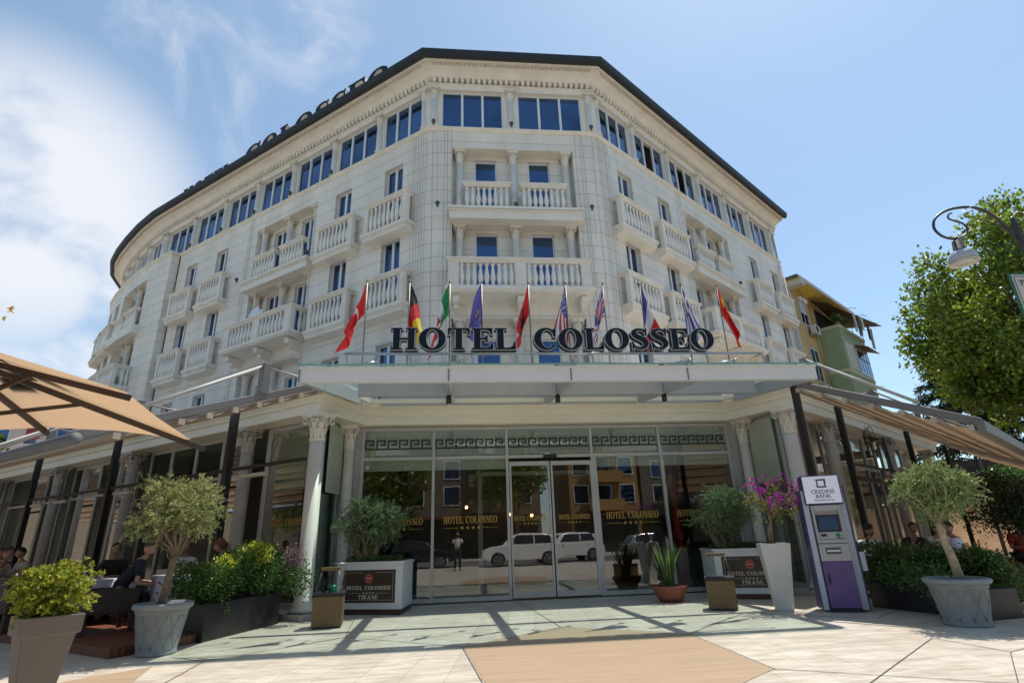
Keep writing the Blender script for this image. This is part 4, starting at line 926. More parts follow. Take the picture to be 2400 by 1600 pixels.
for a, b in (((-2.02, 12.01), (-1.72, 9.44)), ((-3.17, 8.06), (-1.72, 9.44)), ((-1.72, 9.44), (.05, 8.09)), ((-3.17, 8.06), (-3.77, 8.49)), ((-3.17, 8.06), (-3.0, 5.6)), ((1.3, 13.4), (1.56, 9.37)), ((7.35, 9.5), (6.28, 8.68)), ((6.28, 8.68), (4.82, 9.91)), ((5.76, 7.04), (3.4, 5.1)),
             ((3.12, 5.99), (4.9, 4.9)), ((5.85, 6.11), (4.0, 4.2)), ((5.85, 6.11), (5.76, 7.04)), ((5.85, 6.11), (8.5, 7.2)), ((3.17, 8.24), (4.82, 9.91)), ((3.15, 8.24), (3.13, 5.97)), ((.03, 8.09), (1.56, 9.38)), ((1.56, 9.38), (3.17, 8.24)), ((.22, 6.1), (.03, 8.09))):
    a = Vector(a); b = Vector(b); d = (b-a).normalized(); q = Vector((-d.y, d.x)); m_.obox(tuple((a+b)/2), d, q, (b-a).length/2, .005, .0055, .007)
struct(m_.build('paving_joints', JO))
m_ = MB(); m_.box(-120, 120, -14, -5.2, .003, .006); struct(m_.build('road', pm('asphalt', (.12, .115, .11), .8, bump=.3)))
def planks():
    M = pm('deck_planks', (.16, .055, .025), .45, var=.25, scale=3, stretch=(1, 1, 1)); t = M.node_tree; b = t.nodes['Principled BSDF']
    co = nd(t, 'ShaderNodeTexCoord'); mp = nd(t, 'ShaderNodeMapping'); t.links.new(co.outputs['Object'], mp.inputs[0]); mp.inputs['Rotation'].default_value = (0, 0, math.radians(37))
    wv = nd(t, 'ShaderNodeTexWave', bands_direction='Y'); wv.inputs['Scale'].default_value = 3.4; t.links.new(mp.outputs[0], wv.inputs['Vector'])
    bp = nd(t, 'ShaderNodeBump'); bp.inputs['Distance'].default_value = .01; t.links.new(wv.outputs['Fac'], bp.inputs['Height']); t.links.new(bp.outputs[0], b.inputs['Normal']); return M
DECK = planks()
def deck(name, poly, z):
    m_ = MB(); m_.slab(poly, .004, z); o = m_.build(name, DECK, bevel=.008); o['kind'] = 'structure'; return o
deck('terrace_deck', [(-4.6, 8.6), (-4.0, 9.5), (-3.45, 11.45), (-3.4, 11.9), (-3.4-.8*30, 11.9+.6*30), (-4.6-.8*30, 8.6+.6*30)], .12)
deck('terrace_deck', [(9.6, 9.95), (8.3, 9.6), (8.0, 11.5), (8.0, 11.9), (8.0+.8*30, 11.9+.6*30), (9.6+.8*30, 9.95+.6*30)], .03)
# ------------------------------------------------------------------ foliage kinds
OL = pm('olive_leaf_sunny', (.25, .28, .11), .42, leaf=True, var=.38, trans=.25)
OL2 = pm('olive_leaf_grey', (.13, .20, .095), .42, leaf=True, var=.40, trans=.18)
BX = pm('box_leaf', (.20, .24, .03), .35, leaf=True, var=.35, trans=.35); LAU = pm('laurel_leaf', (.055, .12, .025), .28, leaf=True, var=.5, trans=.25)
HED = pm('hedge_leaf', (.06, .115, .025), .38, leaf=True, var=.5, trans=.25); BARK = pm('olive_bark', (.16, .12, .085), .9, var=.35, scale=18, bump=.8, bscale=50)
SOIL = pm('soil', (.07, .045, .03), .95, var=.4, scale=30, bump=.6); POTG = pm('stone_grey_pot', (.22, .245, .25), .55, var=.14, scale=7, bump=.3, bscale=45)
def wicker_relief(mb, c, prof_r, z0, z1, n=10):
    for k in range(n):
        for sg in (-1, 1):
            path = []
            for j in range(7):
                u = j/6; a = 2*PI*(k+.5+sg*u*.9)/n; z = z0+(z1-z0)*u; r_ = prof_r(z)+.001; path.append((c[0]+r_*math.cos(a), c[1]+r_*math.sin(a), z))
            mb.tube(path, .006, 4)
def round_pot(t, c, r0, r1, h, soil=True):
    m_ = MB(); hh = h*.80
    m_.lathe(c, [(r0*1.03, 0), (r0*1.06, h*.03), (r0*1.03, h*.06), (r0, h*.09), (r1*.84, h*.80), (r1*.88, h*.82), (r1*.86, h*.85), (r1*.90, h*.87), (r1*.94, h*.88), (r1*1.0, h*.93), (r1*.99, h*.98), (r1*.93, h), (r1*.86, h*.99), (r1*.84, h*.9)], 36)
    o = m_.build('pot', POTG, t)
    w_ = MB(); pr = lambda z: r0+(r1*.84-r0)*(z-h*.09)/(h*.71); wicker_relief(w_, c, pr, h*.12, h*.76, 11); w_.build('relief', POTG, o)
    s_ = MB(); s_.lathe(c, [(r1*.86, h*.90), (r1*.86, h*.93), (.01, h*.95)], 24); s_.build('soil', SOIL, t)
def limbs(mb, base, fork, tips, r0, r1, rg, mids=2):
    path = [Vector(base)]; n = 6
    for i in range(1, n+1):
        u = i/n; q = Vector(base).lerp(Vector(fork), u)+Vector((rg.uniform(-1, 1), rg.uniform(-1, 1), 0))*.018; path.append(q)
    mb.tube(path, [r0*(1.25 if i == 0 else 1)*(1-.3*i/n)*rg.uniform(.9, 1.1) for i in range(n+1)], 10)
    for tp in tips:
        tp = Vector(tp); a = path[-1]-Vector((0, 0, rg.uniform(0, .06))); mid = a.lerp(tp, .5)+Vector((rg.uniform(-1, 1), rg.uniform(-1, 1), rg.uniform(-.3, .5)))*(tp-a).length*.12
        mb.tube([a, a.lerp(mid, .5)+Vector((0, 0, .01)), mid, mid.lerp(tp, .5), tp], [r1, r1*.85, r1*.65, r1*.5, r1*.2], 6)
        for _ in range(mids):
            s_ = mid.lerp(tp, rg.uniform(0, .6)); e_ = s_+Vector((rg.uniform(-1, 1), rg.uniform(-1, 1), rg.uniform(-.2, 1))).normalized()*(tp-a).length*.45; mb.tube([s_, s_.lerp(e_, .5)+Vector((0, 0, .01)), e_], [r1*.45, r1*.3, r1*.1], 5)
def crown_tips(c, R, n, rg, zlow=-.6):
    o_ = []
    for k in range(n):
        a = 2*PI*(k+rg.uniform(-.3, .3))/n; e = rg.uniform(zlow, .75); q = math.sqrt(max(0, 1-e*e)); o_.append((c[0]+R[0]*q*.75*math.cos(a), c[1]+R[1]*q*.75*math.sin(a), c[2]+R[2]*e*.8))
    return o_
def leafball(name, par, c, R, n, ln, wd, mat, seed, clumps=26, frac=.36, shell=.5, extra=(), sprig=0.):
    bl = sub_blobs(c, R, clumps, seed, frac)+list(extra)
    if sprig: P_, N_ = sprig_points(bl, n//16, 16, seed, sprig, .35)
    else: P_, N_ = clump_points(bl, n, seed, shell, .35)
    keep = P_[:, 2] > .05
    return leaf_mesh(name, P_[keep], N_[keep], ln, wd, mat, par, seed)
t = thing('potted_olive_tree', 'sunlit olive tree in a grey basket-pattern pot beside the left deck corner', 'potted tree', (-4.1, 8.78, 0)); rg = random.Random(1)
round_pot(t, (-4.1, 8.78), .24, .375, .64)
m_ = MB(); limbs(m_, (-4.12, 8.78, .56), (-4.06, 8.80, 1.28), crown_tips((-4.22, 8.8, 1.9), (.75, .65, .55), 13, rg, -.9), .060, .028, rg, 4); m_.build('trunk', BARK, t)
leafball('crown', t, (-4.22, 8.8, 1.84), (.70, .62, .60), 19000, .054, .016, OL, 5, 30, .27, sprig=.14)
t = thing('potted_olive_tree', 'round-headed olive tree with pale curved trunk in a grey pot, right of the cash machine', 'potted tree', (6.95, 7.78, 0)); rg = random.Random(2)
round_pot(t, (6.95, 7.78), .27, .405, .60)
m_ = MB(); limbs(m_, (7.03, 7.78, .52), (6.93, 7.80, 1.36), crown_tips((7.05, 7.8, 1.9), (.7, .6, .42), 13, rg, -.6), .060, .026, rg, 3); m_.build('trunk', pm('pale_bark', (.38, .31, .21), .9, var=.4, scale=14, bump=.7), t)
leafball('crown', t, (7.03, 7.8, 1.80), (.60, .55, .46), 21000, .042, .015, pm('olive_leaf_mid', (.18, .25, .09), .4, leaf=True, var=.45, trans=.2), 9, 44, .25, sprig=.14)
def sign_box(poly, fa, fb, label, c, seed, R):
    t = thing('olive_planter', label, 'planter', (c[0], c[1], 0)); m_ = MB(); m_.slab(poly, .10, .93); cx = sum(q[0] for q in poly)/4; cy_ = sum(q[1] for q in poly)/4
    m_.slab([(q[0]+(q[0]-cx)*.035, q[1]+(q[1]-cy_)*.035) for q in poly], .93, .975); o = m_.build('box', pm('white_planter', (.66, .68, .70), .4, var=.03), t, bevel=.006)
    m_ = MB(); m_.slab([(q[0]-(q[0]-cx)*.03, q[1]-(q[1]-cy_)*.03) for q in poly], 0, .10); m_.build('plinth', pm('brown_plinth', (.07, .035, .025), .5), t)
    a = Vector(fa); b = Vector(fb); u = (b-a).normalized(); n = Vector((u.y, -u.x)); ln = (b-a).length; fr = (tuple(a), tuple(u), tuple(n)); k = ln/1.5
    x0, x1 = ln*.10, ln*.90; cx_ = (x0+x1)/2; z0, z1 = .22, .82
    m_ = MB(fr); m_.box(x0, x1, .001, .010, z0, z1); pl = m_.build('sign_plate', pm('brown_plate', (.055, .035, .03), .35), t)
    L_ = pm('ivory_lettering', (.62, .58, .50), .5); m_ = MB(fr); w_ = .004; d0, d1 = .011, .013; i_ = .045
    m_.box(x0+i_, cx_-.13, d0, d1, z1-i_-w_, z1-i_); m_.box(cx_+.13, x1-i_, d0, d1, z1-i_-w_, z1-i_); m_.box(x0+i_, x1-i_, d0, d1, z0+i_, z0+i_+w_); m_.box(x0+i_, x0+i_+w_, d0, d1, z0+i_+w_, z1-i_-w_); m_.box(x1-i_-w_, x1-i_, d0, d1, z0+i_+w_, z1-i_-w_)
    W_ = (x1-x0); text(m_, 'HOTEL COLOSSEO', x0+W_*.08, .455, .072, W_*.84, d0, d1); stars_row(m_, x0+W_*.12, x1-W_*.12, .395, .026, d0); text(m_, 'TIRANE', cx_-W_*.19, .285, .072, W_*.38, d0, d1)
    m_.build('lettering', L_, pl)
    m_ = MB(fr); m_.prism([(cx_+.062*math.cos(2*PI*k_/24), .665+.062*math.sin(2*PI*k_/24)) for k_ in range(24)], d0, d1); m_.build('red_emblem', pm('emblem_red', (.45, .02, .02), .4), pl)
    m_ = MB(fr); 
    for k_ in range(18): a_ = 2*PI*k_/18; m_.prism([(cx_+.088*math.cos(a_)+.009*math.cos(b_), .665+.088*math.sin(a_)+.009*math.sin(b_)) for b_ in (0, PI/2, PI, 3*PI/2)], d0, d1)
    m_.prism([(cx_+.071*math.cos(2*PI*k_/24), .665+.071*math.sin(2*PI*k_/24)) for k_ in range(24)], d0, d0+.0008); m_.build('emblem_rays', pm('emblem_pink', (.6, .25, .2), .4), pl)
    M3 = Matrix(((u.x, 0, n.x), (u.y, 0, n.y), (0, 1, 0))); q = a+u*cx_+n*.0145; font_mesh('emblem_letters', 'PVN', .055, M3, (q.x, q.y, .645), L_, pl)
    m_ = MB(); m_.slab([(q[0]-(q[0]-cx)*.08, q[1]-(q[1]-cy_)*.08) for q in poly], .976, .99); m_.build('soil', SOIL, t)
    P_ = []; r2 = np.random.default_rng(seed); P_ = np.stack([r2.uniform(cx-.55, cx+.55, 1800), r2.uniform(cy_-.42, cy_+.42, 1800), r2.uniform(.98, 1.06, 1800)], 1); leaf_mesh('ground_cover', P_, np.tile([0, 0, 1.], (1800, 1)), .045, .03, HED, t, seed)
    rg = random.Random(seed); m_ = MB()
    for dx in (-.22, -.05, .16): limbs(m_, (c[0]+dx*.5, c[1], .97), (c[0]+dx*1.3, c[1]+.02, 1.28), crown_tips((c[0]+dx*1.2, c[1], 1.75), (.55, .5, .4), 5, rg, -.4), .085, .04, rg, 3)
    m_.build('trunk', BARK, t); leafball('crown', t, (c[0], c[1], 1.78), (R[0]*.93, R[1]*.93, R[2]*.9), 20000, .062, .012, OL2, seed, 36, .27, .4, sprig=.17)
sign_box([(-2.5, 12.42), (-1.14, 11.90), (-1.02, 12.95), (-2.4, 13.3)], (-2.5, 12.42), (-1.14, 11.90), 'white planter with olive bush and HOTEL COLOSSEO TIRANE plate, left of the entrance', (-1.92, 12.42), 21, (.88, .66, .58))
sign_box([(5.38, 12.05), (6.6, 11.45), (6.95, 12.6), (5.6, 13.2)], (5.38, 12.05), (6.6, 11.45), 'white planter with dark olive bush and plate, behind the tapered white pot at right', (5.78, 12.25), 22, (.86, .66, .58))
# tall square pots
def square_pot(t, c, w0, w1, h, mat, rot=0, lip=True):
    m_ = MB(); ca, sa = math.cos(rot), math.sin(rot)
    def ring(w_, z): return [(c[0]+(ca*x-sa*y_)*w_/2, c[1]+(sa*x+ca*y_)*w_/2, z) for x, y_ in ((-1, -1), (1, -1), (1, 1), (-1, 1))]
    zs = [(w0, 0), (w0+(w1-w0)*.84, h*.84)]+([(w1*1.03, h*.843)] if lip else [])+[(w1*(1.06 if lip else 1), h), (w1*.92, h), (w1*.92, h*.93)]
    pts = []; fs = []
    for w_, z in zs: pts += ring(w_, z)
    for i in range(len(zs)-1):
        for k in range(4): fs.append((i*4+k, i*4+(k+1) % 4, i*4+4+(k+1) % 4, i*4+4+k))
    fs.append((3, 2, 1, 0)); m_.add(pts, fs); m_.build('pot', mat, t, bevel=.008)
    m_ = MB(); m_.slab([q[:2] for q in ring(w1*.9, 0)], h*.9, h*.94); m_.build('soil', SOIL, t)
t = thing('potted_shrub', 'bright green box shrub in a tall taupe square pot, nearest the viewer', 'potted plant', (-3.32, 5.15, 0))
square_pot(t, (-3.27, 5.15), .15, .375, .86, pm('taupe_pot', (.13, .105, .085), .55, var=.06), .78)
leafball('foliage', t, (-3.27, 5.15, 1.04), (.33, .30, .19), 11000, .032, .019, BX, 31, 30, .36, .45, sprig=.07)
t = thing('potted_bougainvillea', 'bougainvillea with magenta flowers in a tall tapered white pot', 'potted plant', (5.62, 10.05, 0)); rg = random.Random(6)
square_pot(t, (5.62, 10.05), .27, .50, 1.09, pm('white_tall_pot', (.60, .585, .55), .45, var=.04), -.35, False)
m_ = MB(); tips = crown_tips((5.82, 10.05, 1.85), (.6, .5, .38), 12, rg, -.4)
for k in range(5): a = Vector((5.6+.035*math.cos(k*1.3), 10.05+.035*math.sin(k*1.3), 1.02)); m_.tube([a, a+Vector((.01, 0, .22)), Vector((5.68, 10.05, 1.55)), Vector(tips[k*2])], [.016, .015, .014, .004], 6)
for q in tips: m_.tube([(5.67, 10.05, 1.5), Vector((5.7, 10.05, 1.6)).lerp(Vector(q), .5), q], [.012, .009, .003], 5)
m_.build('stems', pm('vine_bark', (.30, .21, .14), .9), t)
leafball('foliage', t, (5.78, 10.05, 1.78), (.56, .45, .30), 2600, .042, .024, pm('boug_leaf', (.16, .18, .03), .4, leaf=True, var=.4, trans=.3), 33, 26, .26, .3, sprig=.2)
leafball('flowers', t, (5.85, 10.0, 1.90), (.66, .45, .32), 1500, .034, .028, pm('boug_flower', (.36, .03, .27), .5, leaf=True, var=.35, trans=.3), 34, 22, .13, .2, sprig=.12, extra=[((6.33, 9.95, 1.86), (.13, .12, .14)), ((5.5, 10, 2.2), (.13, .1, .1)), ((6.0, 10, 2.22), (.2, .1, .08))])
t = thing('potted_strap_plant', 'strap-leaved plant in a low terracotta bowl by the glass front', 'potted plant', (4.33, 12.05, 0)); rg = random.Random(8)
m_ = MB(); m_.lathe((4.33, 12.05), [(.22, 0), (.24, .05), (.27, .055), (.27, .09), (.34, .22), (.37, .25), (.38, .31), (.35, .31), (.33, .25)], 32); m_.build('bowl', pm('terracotta', (.28, .095, .06), .65, var=.12, scale=8), t)
m_ = MB(); m_.lathe((4.33, 12.05), [(.34, .26), (.34, .285), (.01, .30)], 20); m_.build('soil', SOIL, t)
m_ = MB()
for k in range(64):
    a = rg.uniform(0, 2*PI); ln = rg.uniform(.5, 1.05); lean = rg.uniform(.08, .6); b = Vector((4.33+.16*math.cos(a)*rg.random(), 12.05+.16*math.sin(a)*rg.random(), .28)); d = Vector((math.cos(a), math.sin(a), 0)); pts = []; w0 = rg.choice((.012, .014, .018, .034))
    for j in range(8):
        u = j/7; q = b+d*(lean*ln*(u**1.6)*.9)+Vector((0, 0, ln*(u-.28*lean*u**2.5))); w_ = w0*(.35+1.3*u if u < .6 else 1.13*(1-u)/.4+.02); s_ = Vector((-d.y, d.x, 0)); pts += [tuple(q-s_*w_), tuple(q+Vector((0, 0, -w_*.4))), tuple(q+s_*w_)]
    m_.add(pts, [f for j in range(7) for f in ((j*3, j*3+1, j*3+4, j*3+3), (j*3+1, j*3+2, j*3+5, j*3+4))], True)
m_.build('leaves', pm('strap_leaf', (.08, .14, .04), .35, leaf=True, var=.35, trans=.25), t, fix=False)
# trough planters
def trough(name, label, poly, z, hue, blobs, n, ln, wd, mat, seed, group=None):
    t = thing(name, label, 'planter', (poly[0][0], poly[0][1], 0), group); m_ = MB(); m_.slab(poly, 0, z); m_.build('box', pm('black_trough', (.022, .022, .024), .4, var=.2), t, bevel=.01)
    P_, N_ = clump_points(blobs, n, seed, .45, .35); keep = P_[:, 2] > .03; leaf_mesh('foliage', P_[keep], N_[keep], ln, wd, mat, t, seed); return t
bl = []
for k in range(26): u = k/25; rgx = random.Random(50+k); bl.append(((-4.18+.75*u+rgx.uniform(-.14, .14), 9.75+1.75*u+rgx.uniform(-.2, .2), .82+.16*u+rgx.uniform(-.26, .22)), (.27, .26, .24)))
bl += [((-4.42, 9.75, .62), (.26, .24, .28)), ((-4.35, 9.8, 1.0), (.22, .2, .16)), ((-2.95, 11.25, .72), (.25, .25, .3)), ((-3.6, 10.9, 1.28), (.2, .2, .16)), ((-3.95, 9.95, .5), (.25, .2, .2))]
tr1 = trough('trough_planter', 'black trough of glossy laurel bushes edging the left terrace beside the white column', [(-3.86, 9.6), (-3.30, 11.45), (-3.75, 11.6), (-4.32, 9.75)], .52, 0, bl, 15000, .062, .030, LAU, 41, 'black planting troughs')
r2 = np.random.default_rng(4); P_, N_ = clump_points([((-3.62, 10.7, 1.22), (.33, .3, .2)), ((-3.9, 10.2, 1.08), (.2, .2, .12))], 1300, 77, .5, .3); leaf_mesh('young_foliage', P_, N_, .05, .026, pm('young_leaf', (.30, .34, .04), .35, leaf=True, var=.3, trans=.4), tr1, 78)
P_, N_ = clump_points([((-3.15, 11.45, 1.12), (.26, .2, .26)), ((-3.3, 11.4, .95), (.2, .2, .2))], 1500, 79, .3, .4); leaf_mesh('purple_foliage', P_, N_, .035, .022, pm('purple_leaf', (.20, .12, .13), .5, leaf=True, var=.5, trans=.2), tr1, 80)
bl = []
for k in range(40): u = k/39; rgx = random.Random(150+k); bl.append(((7.35+1.35*u*.9+rgx.uniform(-.15, .15), 9.9-1.2*u+rgx.uniform(-.25, .25), .70-.12*u+rgx.uniform(-.3, .19)), (.27, .27, .22)))
trough('trough_planter', 'black trough with a dark green hedge behind the right olive pot', [(7.15, 9.9), (7.55, 8.0), (8.15, 8.1), (7.85, 10.0)], .40, 0, bl+[((7.1, 8.2, .35), (.2, .25, .35)), ((8.6, 8.7, .55), (.25, .3, .3)), ((7.25, 8.6, .5), (.2, .5, .25)), ((7.2, 9.2, .55), (.2, .5, .25)), ((8.3, 8.4, .4), (.3, .3, .4))], 23000, .058, .032, HED, 42, 'black planting troughs')
# ------------------------------------------------------------------ shoe-shine style basket tables
WK = bpy.data.materials.new('brass_weave'); WK.use_nodes = True; t_ = WK.node_tree; b_ = t_.nodes['Principled BSDF']; co = nd(t_, 'ShaderNodeTexCoord'); sx = nd(t_, 'ShaderNodeSeparateXYZ'); t_.links.new(co.outputs['Object'], sx.inputs[0])
sm_ = math_n(t_, 'ADD', sx.outputs['X'], math_n(t_, 'MULTIPLY', sx.outputs['Y'], .93)); wx = math_n(t_, 'SINE', math_n(t_, 'MULTIPLY', sm_, 210)); wz = math_n(t_, 'SINE', math_n(t_, 'MULTIPLY', sx.outputs['Z'], 210))
f_ = math_n(t_, 'GREATER_THAN', math_n(t_, 'MULTIPLY', math_n(t_, 'ADD', wx, 1), math_n(t_, 'ADD', wz, 1)), 1.5); mx = nd(t_, 'ShaderNodeMix', data_type='RGBA'); t_.links.new(f_, mx.inputs[0]); mx.inputs[6].default_value = (.25, .155, .065, 1); mx.inputs[7].default_value = (.03, .018, .012, 1); t_.links.new(mx.outputs[2], b_.inputs['Base Color']); b_.inputs['Roughness'].default_value = .5
bp_ = nd(t_, 'ShaderNodeBump', invert=True); bp_.inputs['Distance'].default_value = .004; t_.links.new(f_, bp_.inputs['Height']); t_.links.new(bp_.outputs[0], b_.inputs['Normal'])
def basket(c, rot, label, bottle):
    t = thing('ashtray_stand', label, 'stand', (c[0], c[1], 0), None, rot)
    t0 = t.location.copy(); t.location = (0, 0, 0); t.rotation_euler = (0, 0, 0)
    m_ = MB(); w_ = .245; m_.box(-w_, w_, -w_, w_, .025, .49); m_.build('woven_body', WK, t, bevel=.006)
    m_ = MB(); m_.box(-.22, .22, -.22, .22, 0, .025); m_.build('foot', DARK, t)
    m_ = MB(); m_.box(-.26, .26, -.26, .26, .49, .545); o = m_.build('tray_rim', pm('dark_rubber', (.02, .02, .022), .5), t, bevel=.008)
    m_ = MB(); m_.box(-.16, .16, -.13, .13, .915, .945); m_.box(-.15, .15, -.12, .12, .895, .915); m_.build('lifted_lid', pm('lid_wood', (.17, .10, .04), .5), t)
    m_ = MB()
    for sx_ in (-1, 1):
        for sy_ in (-1, 1): m_.tube([(sx_*.22, sy_*.22, .54), (sx_*.14, sy_*.11, .92)], .006, 5)
    m_.build('struts', pm('brass_rod', (.25, .20, .12), .4, metal=.6), t)
    if bottle:
        m_ = MB(); m_.tube([(.16, .2, .54), (.24, .2, 1.0), (.24, -.0, 1.0)], .008, 5); m_.tube([(-.02, .2, 1.0), (.24, .2, 1.0)], .008, 5); m_.build('handle_frame', STL, t)
    t.location = t0; t.rotation_euler = (0, 0, rot); return t
basket((-2.27, 10.72), .12, 'square brass-woven stand with a raised wooden lid in front of the left sign planter', True)
basket((4.75, 10.55), -.42, 'square brass-woven stand with a raised wooden lid beside the tapered white pot', False)
m_ = MB(); m_.lathe((-2.38, 10.72), [(.028, .55), (.03, .57), (.03, .68), (.014, .72), (.014, .76)], 10); tag(m_.build('bottle', pm('bottle_dark', (.02, .03, .02), .1)), 'small dark bottle standing in the left woven stand', 'bottle')
m_ = MB(); rgx = random.Random(3)
for k in range(6): m_.ball((-2.22+rgx.uniform(-.06, .06), 10.70+rgx.uniform(-.05, .05), .59+rgx.uniform(-.02, .04)), rgx.uniform(.04, .06), 8, 6)
tag(m_.build('plastic_bag', pm('green_plastic', (.01, .22, .10), .3)), 'crumpled green plastic bag in the left woven stand', 'bag')
# ------------------------------------------------------------------ cash machine
at_ = thing('cash_machine', 'tall purple and silver bank cash machine with a lit white top sign', 'cash machine', (6.35, 9.5, 0))
AF = ((6.02, 9.53), (.917, -.399), (-.399, -.917)); PUR = pm('purple_panel', (.13, .075, .24), .35, var=.05); DPU = pm('dark_violet_trim', (.055, .04, .16), .35); SIL = pm('silver_panel', (.42, .42, .44), .4, metal=.3, var=.04); WHP = pm('pale_panel', (.50, .54, .62), .35, var=.03)
def ab(name, mat, x0, x1, d0, d1, z0, z1, par=None, bevel=0): m_ = MB(AF); m_.box(x0, x1, d0, d1, z0, z1); return m_.build(name, mat, par or at_, bevel=bevel)
ab('plinth', DARK, .11, .57, -.5, -.02, 0, .07)
ab('side_wing', WHP, .0, .10, -.52, -.04, .03, 1.95, bevel=.006); ab('wing_trim', DPU, -.014, -.001, -.53, -.03, .03, 1.96); ab('wing_trim', DPU, .088, .102, -.038, -.03, .03, 1.62)
ab('side_wing', WHP, .58, .69, -.58, -.10, .03, 2.0, bevel=.006); ab('wing_trim', DPU, .691, .704, -.59, -.08, .03, 2.01); ab('wing_trim', DPU, .568, .58, -.098, -.08, .03, 2.0)
ab('door_panel', PUR, .112, .566, -.5, .0, .07, .78, bevel=.006); ab('body', SIL, .112, .566, -.5, -.07, .785, 1.69)
ab('handle', DARK, .16, .185, .001, .02, .42, .60); m_ = MB(AF); m_.ball((.215, .005, .36), .014); m_.build('lock', STL, at_)
fr_ = MB(AF); fr_.box(.112, .566, -.07, .01, .785, 1.06); fr_.box(.112, .566, -.07, .005, 1.07, 1.13)
fr_.box(.112, .15, -.07, .02, 1.13, 1.69); fr_.box(.528, .566, -.07, .02, 1.13, 1.69); fr_.box(.15, .528, -.07, .03, 1.60, 1.69); fr_.build('fascia', SIL, at_, bevel=.005)
m_ = MB(AF); m_.add([(.15, -.06, 1.52), (.528, -.06, 1.52), (.528, .0, 1.60), (.15, .0, 1.60)], [(0, 1, 2, 3)]); m_.build('hood', SIL, at_)
scr = bpy.data.materials.new('cash_screen'); scr.use_nodes = True; e_ = scr.node_tree.nodes['Principled BSDF']; e_.inputs['Base Color'].default_value = (.01, .02, .05, 1); e_.inputs['Roughness'].default_value = .12; e_.inputs['Emission Color'].default_value = (.02, .05, .10, 1); e_.inputs['Emission Strength'].default_value = .2
ab('screen_bezel', DARK, .165, .515, -.069, -.045, 1.26, 1.53); ab('screen', scr, .195, .485, -.044, -.040, 1.285, 1.505)
ab('card_area', SIL, .15, .528, -.069, -.02, 1.13, 1.25, bevel=.004); ab('card_slot', DARK, .19, .28, -.019, -.012, 1.18, 1.22)
m_ = MB(AF); m_.prism([(.45+.035*math.cos(2*PI*k/20), 1.195+.035*math.sin(2*PI*k/20)) for k in range(20)], -.019, -.010); m_.build('green_reader', pm('reader_green', (.0, .22, .10), .35), at_)
ab('receipt_slot', DARK, .42, .50, -.019, -.012, 1.14, 1.152); ab('cash_tray', pm('tray_dark', (.08, .075, .075), .5), .21, .44, .011, .02, .90, 1.0); ab('keypad', pm('keypad_white', (.7, .7, .7), .4), .225, .425, .021, .026, .935, .965)
ts_ = bpy.data.materials.new('lit_sign_face'); ts_.use_nodes = True; e_ = ts_.node_tree.nodes['Principled BSDF']; e_.inputs['Base Color'].default_value = (.78, .79, .86, 1); e_.inputs['Roughness'].default_value = .3; e_.inputs['Emission Color'].default_value = (.8, .82, 1, 1); e_.inputs['Emission Strength'].default_value = .06
o = ab('top_sign', DPU, .04, .64, -.35, .03, 1.70, 2.20, bevel=.006); ab('sign_face', ts_, .058, .622, .031, .036, 1.725, 2.18, o)
m_ = MB(AF); x0, x1, z0, z1 = .27, .42, 1.985, 2.13; w_ = .026
m_.prism([(x0, z0), (x1+.012, z0), (x1-.005, z0+w_), (x0+w_, z0+w_)], .037, .040); m_.prism([(x1-w_, z0+w_+.001), (x1-.005, z0+w_+.001), (x1+.005, z1), (x1-w_, z1-w_)], .037, .040); m_.prism([(x0-.01, z1), (x0+.006, z1-w_), (x1-w_-.001, z1-w_), (x1+.004, z1)], .037, .040); m_.prism([(x0+.001, z0+.001), (x0+w_, z0+w_), (x0+w_, z1-w_-.001), (x0+.006, z1-w_-.001)], .0368, .0395)
m_.build('bank_emblem', DPU, o)
u = Vector((*AF[1], 0)); n = Vector((*AF[2], 0)); M3 = Matrix(((u.x, 0, n.x), (u.y, 0, n.y), (0, 1, 0)))
def atx(s_, size, x, z):
    q = Vector((*AF[0], 0))+u*x+n*.038; return font_mesh('sign_lettering', s_, size, M3, (q.x, q.y, z), DPU, o, .0015)
atx('CREDINS', .092, .345, 1.888); atx('BANK', .092, .345, 1.812); atx('Personalisht p\u00ebr ty!', .040, .345, 1.765)
t = thing('paper_bin', 'small white box bin mounted low beside the cash machine', 'bin', (6.85, 9.35, .3)); m_ = MB(AF); m_.box(.72, .80, -.25, -.10, .62, .92); m_.build('body', WHP, t, bevel=.006); m_ = MB(AF); m_.box(.725, .795, -.24, -.11, .921, .94); m_.build('lid', DARK, t)
m_ = MB(AF); m_.box(.705, .72, -.2, -.15, .6, .9); m_.build('bracket', STL, t)
# ------------------------------------------------------------------ parasol (top left)
pa = thing('parasol', 'large square beige parasol with dark ribs at the upper left', 'parasol', (-4.4, 4.8, 0))
PF = bpy.data.materials.new('parasol_cloth'); PF.use_nodes = True; t_ = PF.node_tree; b_ = t_.nodes['Principled BSDF']; b_.inputs['Base Color'].default_value = (.52, .38, .25, 1); b_.inputs['Roughness'].default_value = .9
tr_ = nd(t_, 'ShaderNodeBsdfTranslucent'); tr_.inputs[0].default_value = (.66, .44, .27, 1); ms_ = nd(t_, 'ShaderNodeMixShader'); ms_.inputs[0].default_value = .30
t_.links.new(b_.outputs[0], ms_.inputs[1]); t_.links.new(tr_.outputs[0], ms_.inputs[2]); t_.links.new(ms_.outputs[0], t_.nodes['Material Output'].inputs[0])
Cn = Vector((-4.4, 4.8, 3.06)); co_ = [Vector((-2.96, 6.33, 2.45)), Vector((-5.92, 6.2, 2.45)), Vector((-5.82, 3.25, 2.45)), Vector((-2.75, 3.3, 2.45))]
rim = []
